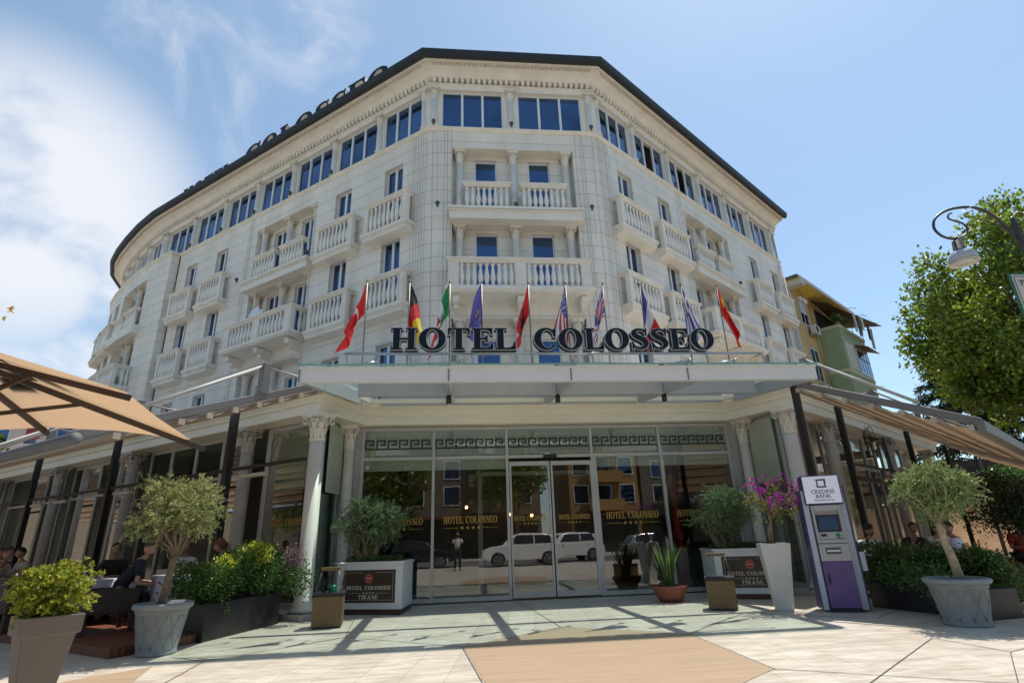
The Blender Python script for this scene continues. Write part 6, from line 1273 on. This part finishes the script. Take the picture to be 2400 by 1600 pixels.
def person(loc, face, label, shirt, hair='black', sk=0, lean=.18, look=(0, 0), armL=None, armR=None, trousers=(.03, .035, .05), seated=True, beard=False, longhair=False, bald=False, stripes=False, group='people on the terraces'):
    fx = Vector((math.sin(face), math.cos(face), 0)); rx = Vector((fx.y, -fx.x, 0)); O = Vector(loc)
    t = thing('person', label, 'person', loc, group)
    T = lambda x, y_, z: O+rx*x+fx*y_+Vector((0, 0, z))
    hz_ = .56 if seated else .92; H0 = hz_
    nodes = []; edges = []
    def nn(p_, r_, par=None):
        nodes.append((p_, r_)); 
        if par is not None: edges.append((par, len(nodes)-1))
        return len(nodes)-1
    pel = nn(T(0, 0, H0), (.14, .11)); wa = nn(T(0, lean*.35, H0+.18), (.125, .10), pel); ch = nn(T(0, lean*.8, H0+.36), (.145, .105), wa); up_ = nn(T(0, lean*1.0, H0+.46), (.10, .08), ch); ne = nn(T(0, lean*1.12+.01, H0+.53), .052, up_); ne2 = nn(T(0, lean*1.2+.03, H0+.585), .05, ne)
    tops = {}
    for sg, arm in ((-1, armL), (1, armR)):
        sh = nn(T(sg*.17, lean*.95, H0+.44), .058, up_); el, wr = arm or ((sg*.25, lean+.05, H0+.17), (sg*.10, lean+.28, H0+.20))
        e_ = nn(T(*el), .040, sh); w_ = nn(T(*wr), .027, e_); d = (T(*wr)-T(*el)).normalized(); pa_ = nn(T(*wr)+d*.06, (.036, .020), w_)
        sd = d.cross(Vector((0, 0, 1))).normalized() if abs(d.z) < .9 else rx
        for k, (a, ln) in enumerate(((-1.3, .065), (-.45, .078), (.4, .082), (1.2, .07))):
            b_ = T(*wr)+d*.09+sd*a*.019; f1 = nn(b_, .0085, pa_); f2 = nn(b_+d*ln*.5-Vector((0, 0, .008)), .0080, f1); nn(b_+d*ln-Vector((0, 0, .028)), .007, f2)
        b_ = T(*wr)+d*.035-sd*.04*sg; f1 = nn(b_, .010, w_); nn(b_+d*.035-sd*.012*sg, .0085, f1)
        tops[sg] = (T(sg*.17, lean*.95, H0+.44), T(*el))
    for sg in (-1, 1):
        hp = nn(T(sg*.09, .02, H0-.02), .085, pel)
        if seated: kn = nn(T(sg*.12, .44, H0-.02), .062, hp); an = nn(T(sg*.12, .42, .09), .042, kn)
        else: kn = nn(T(sg*.10, .02, .48), .062, hp); an = nn(T(sg*.11, .0, .09), .042, kn)
        nn(T(sg*.125, (.56 if seated else .14), .035), .036, an)
    skm = SKINC[sk]; body = skin_obj('body', nodes, edges, skm, t)
    # head
    lx, lz = look; hd = (rx*math.sin(lx)+fx*math.cos(lx)); hs = Vector((hd.y, -hd.x, 0)); HC = T(0, lean*1.2+.05, H0+.70+lz*0)
    hd = (hd+Vector((0, 0, lz))).normalized(); hu = hs.cross(hd).normalized()
    m_ = MB(); n, mm = 16, 14; pts = []
    for i in range(mm+1):
        th = PI*i/mm; z = math.cos(th)
        for k in range(n):
            a = 2*PI*k/n; cx_, cy_ = math.sin(th)*math.cos(a), math.sin(th)*math.sin(a); w_ = 1.0 if z > 0 else 1-.32*z*z; fz_ = 0
            if cy_ > .3 and abs(cx_) < .34 and -.42 < z < .16: fz_ = .020*(1-abs(cx_)/.34)*(1-abs(z+.15)/.32) if abs(z+.15) < .32 else 0
            if cy_ > .3 and abs(abs(cx_)-.35) < .2 and abs(z-.06) < .14: fz_ -= .006
            pts.append(tuple(HC+hs*cx_*.076*w_+hd*(cy_*.094*(1 if cy_ < 0 else w_)+fz_+(.012 if z < -.3 and cy_ > 0 else 0))+hu*z*.118))
    m_.add(pts, [(i*n+k, i*n+(k+1) % n, (i+1)*n+(k+1) % n, (i+1)*n+k) for i in range(mm) for k in range(n)], True)
    for sg in (-1, 1): c = HC+hs*sg*.077; m_.ball(tuple(c), .022, 6, 5, (.5, .8, 1.2))
    me2 = m_.build('head', skm, body)
    e_ = MB(); [e_.ball(tuple(HC+hs*sg*.031+hd*.083+hu*.012), .010, 6, 4) for sg in (-1, 1)]; e_.build('eyes', pm('eye_dark', (.02, .015, .012), .2), me2)
    e_ = MB(); e_.tube([tuple(HC+hs*x+hd*(.088-abs(x)*.25)-hu*.062) for x in (-.024, 0, .024)], .0045, 5); e_.build('mouth', pm('lips', (.28, .09, .07), .5), me2)
    e_ = MB(); [e_.tube([tuple(HC+hs*sg*x+hd*(.090-(x-.03)*.3)+hu*.032) for x in (.016, .032, .048)], .0035, 4) for sg in (-1, 1)]; e_.build('eyebrows', HAIRC[hair], me2)
    if not bald:
        h_ = MB(); pts = []; fs = []; rgh = random.Random(len(label)); low = {True: 2.35, False: 1.75}[longhair]
        for i in range(9):
            for k in range(n):
                a = 2*PI*k/n; back = .5-.5*math.sin(a); lim = .80+(low-.80)*back**.7; th = lim*i/8; cx_, cy_, z = math.sin(th)*math.cos(a), math.sin(th)*math.sin(a), math.cos(th); s_ = 1.10+.025*rgh.random()+(.10 if longhair else .0)
                pts.append(tuple(HC+hs*cx_*.078*s_+hd*cy_*.096*s_+hu*(z*.118*s_+.004)))
        h_.add(pts, [(i*n+k, i*n+(k+1) % n, (i+1)*n+(k+1) % n, (i+1)*n+k) for i in range(8) for k in range(n)], True); h_.build('hair', HAIRC[hair], body)
    if beard:
        h_ = MB(); pts = []
        for i in range(5):
            for k in range(9): a = PI*(.04+.92*k/8); th = 1.95+.9*i/4; pts.append(tuple(HC+hs*math.sin(th)*math.cos(a)*.080+hd*(math.sin(th)*math.sin(a)*.090+.016)+hu*math.cos(th)*.126))
        h_.add(pts, [(i*9+k, i*9+k+1, (i+1)*9+k+1, (i+1)*9+k) for i in range(4) for k in range(8)], True); h_.build('beard', HAIRC[hair], body)
    # shirt with short sleeves, trousers
    g = .022; nd_ = [(T(0, -.005, H0+.03), (.155, .125)), (T(0, lean*.35, H0+.18), (.125+g, .10+g)), (T(0, lean*.8, H0+.36), (.145+g, .105+g)), (T(0, lean*1.0, H0+.46), (.10+g, .08+g)), (T(0, lean*1.08, H0+.505), .062)]; ed = [(0, 1), (1, 2), (2, 3), (3, 4)]
    for sg in (-1, 1):
        a, b = tops[sg]; nd_ += [(a, .058+g), (a.lerp(b, .45), .052+g*.9), (a.lerp(b, .72), .050+g*.8)]; k = len(nd_); ed += [(3, k-3), (k-3, k-2), (k-2, k-1)]
    sm = pm('shirt_%d_%d_%d' % tuple(int(c*1000) for c in shirt), shirt, .8, var=.06, scale=6)
    if stripes:
        sm = bpy.data.materials.new('striped_shirt'); sm.use_nodes = True; t2 = sm.node_tree; b2 = t2.nodes['Principled BSDF']; c2 = nd(t2, 'ShaderNodeTexCoord'); s2 = nd(t2, 'ShaderNodeSeparateXYZ'); t2.links.new(c2.outputs['Object'], s2.inputs[0]); f2 = math_n(t2, 'GREATER_THAN', math_n(t2, 'SINE', math_n(t2, 'MULTIPLY', s2.outputs['Z'], 190)), .3); x2 = nd(t2, 'ShaderNodeMix', data_type='RGBA'); t2.links.new(f2, x2.inputs[0]); x2.inputs[6].default_value = (*shirt, 1); x2.inputs[7].default_value = (.3, .3, .36, 1); t2.links.new(x2.outputs[2], b2.inputs['Base Color']); b2.inputs['Roughness'].default_value = .8
    skin_obj('shirt', nd_, ed, sm, body)
    nd_ = [(T(0, 0, H0+.02), (.15, .12))]; ed = []
    for sg in (-1, 1):
        nd_ += [(T(sg*.09, .02, H0-.02), .10), ((T(sg*.12, .44, H0-.02) if seated else T(sg*.10, .02, .48)), .078), ((T(sg*.12, .42, .12) if seated else T(sg*.11, .0, .12)), .06)]; k = len(nd_); ed += [(0, k-3), (k-3, k-2), (k-2, k-1)]
    skin_obj('trousers', nd_, ed, pm('trousers_%d' % int(trousers[2]*1000), trousers, .85), body); sh = MB()
    for sg in (-1, 1): c = T(sg*.125, .50 if seated else .08, .045); sh.ball(tuple(c), .06, 8, 6, (abs(fx.x)*1.2+.8, abs(fx.y)*1.2+.8, .7))
    sh.build('shoes', DARK, body); return t
D = .12
rad = math.radians
person((-5.72, 10.5, D), rad(50), 'man in a navy polo shirt leaning over in a wicker armchair, back to the viewer', (.012, .018, .035), 'grey', 0, .30, (.2, -.3), armR=((.30, .22, .70), (.24, .48, .66)), armL=((-.28, .30, .72), (-.1, .5, .70)))
person((-5.35, 12.15, D), rad(185), 'man in a white T-shirt looking at his phone behind the olive trunk', (.62, .62, .68), 'brown', 1, .10, (0, -.25), armL=((-.26, .12, .72), (-.08, .34, .78)), armR=((.26, .12, .72), (.08, .34, .78)))
person((-7.0, 12.7, D), rad(165), 'short-haired man in a black T-shirt facing the viewer behind the long table', (.012, .012, .014), 'black', 1, .12, (-.5, -.1))
person((-4.45, 11.75, D), rad(-110), 'woman with auburn hair in a navy striped top behind the laurel trough', (.015, .018, .05), 'auburn', 0, .10, (.2, 0), longhair=True, stripes=True)
person((-10.1, 14.9, D), rad(-150), 'man in a light grey shirt seated farther along the left terrace', (.38, .36, .36), 'black', 1, .18, (.3, -.1))
person((-10.9, 15.2, D), rad(160), 'person in a dark top resting chin on hand, far along the left terrace', (.05, .04, .045), 'black', 1, .22, (.3, -.2), armL=((-.25, .35, .75), (-.05, .22, 1.02)))
person((-9.6, 13.0, D), rad(90), 'person with white sleeves at the left edge of the terrace', (.55, .54, .52), 'brown', 1, .2, (0, -.1))
person((8.1, 11.0, 0), rad(60), 'bearded man in a white shirt seated just behind the cash machine', (.60, .60, .68), 'black', 1, .2, (.2, -.15), beard=True)
person((10.15, 12.3, 0), rad(190), 'man in a dark top with chin on hand facing the viewer on the right terrace', (.02, .02, .022), 'black', 1, .15, (.1, -.05), armR=((.24, .3, .72), (.05, .24, 1.0)))
person((10.1, 11.4, 0), rad(35), 'man in a white T-shirt with his back turned behind the hedge', (.58, .58, .60), 'black', 1, .22, (.5, -.15))
person((9.3, 9.95, 0), rad(-40), 'man in a white T-shirt with folded arms beside the curved olive trunk', (.66, .66, .74), 'black', 1, .14, (-.3, -.1), armR=((.30, .10, .70), (.02, .34, .70)), armL=((-.28, .12, .70), (.02, .32, .74)))
person((13.4, 12.9, 0), rad(200), 'person in a red top far down the right terrace', (.30, .03, .03), 'black', 1, .15)
person((11.9, 9.9, 0), rad(160), 'person in a red and white top at the right edge', (.45, .10, .10), 'brown', 1, .15)
person((-.12, -.75, 0), 0.0, 'standing photographer in a white T-shirt mirrored in the glass front', (.66, .66, .66), 'brown', 0, .02, (0, 0), armL=((-.26, .16, 1.22), (-.07, .26, 1.46)), armR=((.26, .16, 1.22), (.07, .26, 1.46)), seated=False, group='people across the plaza')
m_ = MB(); m_.box(-.20, -.04, -.52, -.44, 1.50, 1.60); m_.lathe((-.12, -.42), [(.04, 1.53), (.04, 1.57)], 10); tag(m_.build('camera_body', DARK, bevel=.01), 'black camera held up by the standing photographer', 'camera')
m_ = MB(); m_.box(-5.36, -5.28, 11.72, 11.735, D+.76, D+.90); tag(m_.build('phone', DARK), 'black phone held by the man in the white T-shirt', 'phone')
# tables with cloths
LIN = pm('white_linen', (.52, .52, .60), .85, var=.05)
def table(c, hx, hy, rot, z0, label, group='tables laid with white cloths'):
    ca, sa = math.cos(rot), math.sin(rot); u = (ca, sa); v = (-sa, ca); t = thing('dining_table', label, 'table', (c[0], c[1], z0), group)
    m_ = MB(); m_.obox(c, u, v, hx-.02, hy-.02, z0+.70, z0+.735); m_.build('table_top', DARK, t)
    for sx_ in (-1, 1):
        for sy_ in (-1, 1): m_ = MB(); p_ = (c[0]+u[0]*sx_*(hx-.08)+v[0]*sy_*(hy-.08), c[1]+u[1]*sx_*(hx-.08)+v[1]*sy_*(hy-.08)); m_.obox(p_, u, v, .025, .025, z0, z0+.70); m_.build('leg', DARK, t)
    m_ = MB(); n = 56; rows = []
    for zz, gr in ((.742, .0), (.735, .012), (.60, .02), (.42, .03), (.24, .04)):
        row = []
        for k in range(n):
            a = 2*PI*k/n; q = max(abs(math.cos(a)), abs(math.sin(a))); x, y_ = math.cos(a)/q*hx, math.sin(a)/q*hy; w_ = 1+gr*(1.2+math.sin(k*1.9)+.6*math.sin(k*.7)); row.append((c[0]+(ca*x-sa*y_)*w_+0, c[1]+(sa*x+ca*y_)*w_, z0+zz)); 
        rows += row
    m_.add(rows, [tuple(range(n))]+[(i*n+k, i*n+(k+1) % n, (i+1)*n+(k+1) % n, (i+1)*n+k) for i in range(4) for k in range(n)], True); o = m_.build('cloth', LIN); o.location = (0, 0, 0)
    tag(o, label.replace('table', 'white cloth over the table'), 'tablecloth', 'white tablecloths'); return t
table((-4.72, 10.75), .42, .42, .64, D+.06, 'small square table behind the olive pot at left')
table((-7.0, 12.0), .85, .40, 2.5, D, 'long table in front of the man in black')
table((-9.6, 14.1), .9, .42, 2.5, D, 'long table far along the left terrace')
table((9.3, 11.6), .5, .42, .64, 0, 'table behind the right hedge')
# glasses, cups on tables
GLS = glass('tumbler', (.9, .93, .95), base=.15)
def put_small(name, label, cat, x, y_, z, prof, mat, grp=None): m_ = MB(); m_.lathe((x, y_), [(r_, z+h_) for r_, h_ in prof], 12); tag(m_.build(name, mat), label, cat, grp)
zt = D+.745
put_small('water_glass', 'clear tumbler on the small square table, left of the other tumbler', 'glass', -4.85, 10.65, zt+.06, [(.025, 0), (.035, .11), (.033, .11), (.023, .01)], GLS, 'tumblers'); put_small('water_glass', 'clear tumbler on the small square table nearer the laurel trough', 'glass', -4.62, 10.7, zt+.06, [(.025, 0), (.035, .11), (.033, .11), (.023, .01)], GLS, 'tumblers')
put_small('water_bottle', 'green glass water bottle on the long table before the man in black', 'bottle', -7.2, 12.2, zt, [(.035, 0), (.035, .17), (.014, .22), (.014, .27)], pm('bottle_green', (.02, .12, .10), .1)); put_small('flower_box', 'small bright yellow pot on the long table before the man in black', 'pot', -7.55, 12.2, zt, [(.045, 0), (.05, .07), (.045, .07)], pm('yellow_pot', (.55, .40, .01), .5))
put_small('coffee_cup', 'white coffee cup on the far left table', 'cup', -9.2, 13.9, zt, [(.03, 0), (.045, .06), (.04, .06)], LIN, 'coffee cups'); put_small('coffee_cup', 'white coffee cup at the right end of the long table', 'cup', -6.7, 11.75, zt, [(.03, 0), (.045, .06), (.04, .06)], LIN, 'coffee cups')
# wicker armchairs
WKR = pm('dark_wicker', (.045, .032, .026), .6, var=.35, scale=26, bump=1.0, bscale=70, stretch=(1, 1, 5)); CUSH = pm('beige_cushion', (.42, .38, .32), .85)
def wchair(label):
    t = thing('wicker_armchair', label, 'armchair', (0, 0, 0), 'wicker armchairs'); m_ = MB(); m_.box(-.34, .34, -.32, .34, .28, .40); m_.build('seat_base', WKR, t, bevel=.015)
    m_ = MB(); m_.add([(-.34, -.36, .30), (.34, -.36, .30), (.34, -.26, .30), (-.34, -.26, .30), (-.34, -.42, .78), (.34, -.42, .78), (.34, -.34, .80), (-.34, -.34, .80)], [(0, 3, 2, 1), (4, 5, 6, 7), (0, 1, 5, 4), (1, 2, 6, 5), (2, 3, 7, 6), (3, 0, 4, 7)]); m_.build('backrest', WKR, t, bevel=.02)
    for sg in (-1, 1):
        m_ = MB(); m_.box(min(sg*.34, sg*.42), max(sg*.34, sg*.42), -.40, .34, .28, .64); m_.build('armrest', WKR, t, bevel=.02)
        for yy in (-.36, .29): m_ = MB(); m_.box(sg*.38-.04, sg*.38+.04, yy-.03, yy+.04, 0, .28); m_.build('leg', WKR, t, bevel=.008)
    m_ = MB(); m_.box(-.31, .31, -.27, .31, .405, .49); m_.build('cushion', CUSH, t, bevel=.03); return t
w0 = wchair('dark wicker armchair holding the man in the navy polo'); w0.location = (-5.76, 10.45, D); w0.rotation_euler = (0, 0, rad(-50))
for x, y_, a, z, lb in ((-5.3, 12.2, 175, D, 'dark wicker armchair under the man with the phone'), (-7.0, 12.75, -165, D, 'dark wicker armchair under the man in black'), (-7.6, 11.2, -30, D, 'empty dark wicker armchair left of the navy polo man, nearest the steps'), (-8.5, 11.9, -30, D, 'empty dark wicker armchair farther left, second along the deck edge'), (-9.5, 12.95, -90, D, 'dark wicker armchair under the person with white sleeves'), (-10.4, 13.3, -30, D, 'empty dark wicker armchair at the far left end of the row'), (-4.4, 11.8, 110, D, 'dark wicker armchair under the woman in stripes'),
                        (-10.1, 14.9, 150, D, 'dark wicker armchair under the man in light grey'), (8.1, 10.95, -60, 0, 'dark wicker armchair under the bearded man'), (10.15, 12.35, -190, 0, 'dark wicker armchair under the man in the dark top, right terrace'), (10.1, 11.35, -35, 0, 'dark wicker armchair under the man with his back turned'), (9.3, 9.9, 40, 0, 'dark wicker armchair under the man with folded arms')):
    dup(w0, (x, y_, z), rad(a), lb)
# street trees either side that darken what the terrace glass mirrors
for k, (x, y_) in enumerate(((-30, 6), (-38, 14), (-27, -6), (-46, 22), (33, 4), (42, 12), (30, -8))):
    tree(('street tree beside the left street, nearest the plaza', 'street tree beside the left street, second from the plaza', 'street tree at the left corner of the road', 'street tree beside the left street, farthest from the plaza', 'street tree beside the right street, nearest the plaza', 'street tree beside the right street, second from the plaza', 'street tree at the right corner of the road')[k], (x, y_), 2.6, (x, y_, 6), (4.8, 4.8, 4), 3500, .5, .34, PLA, 200+k, 26, .34)
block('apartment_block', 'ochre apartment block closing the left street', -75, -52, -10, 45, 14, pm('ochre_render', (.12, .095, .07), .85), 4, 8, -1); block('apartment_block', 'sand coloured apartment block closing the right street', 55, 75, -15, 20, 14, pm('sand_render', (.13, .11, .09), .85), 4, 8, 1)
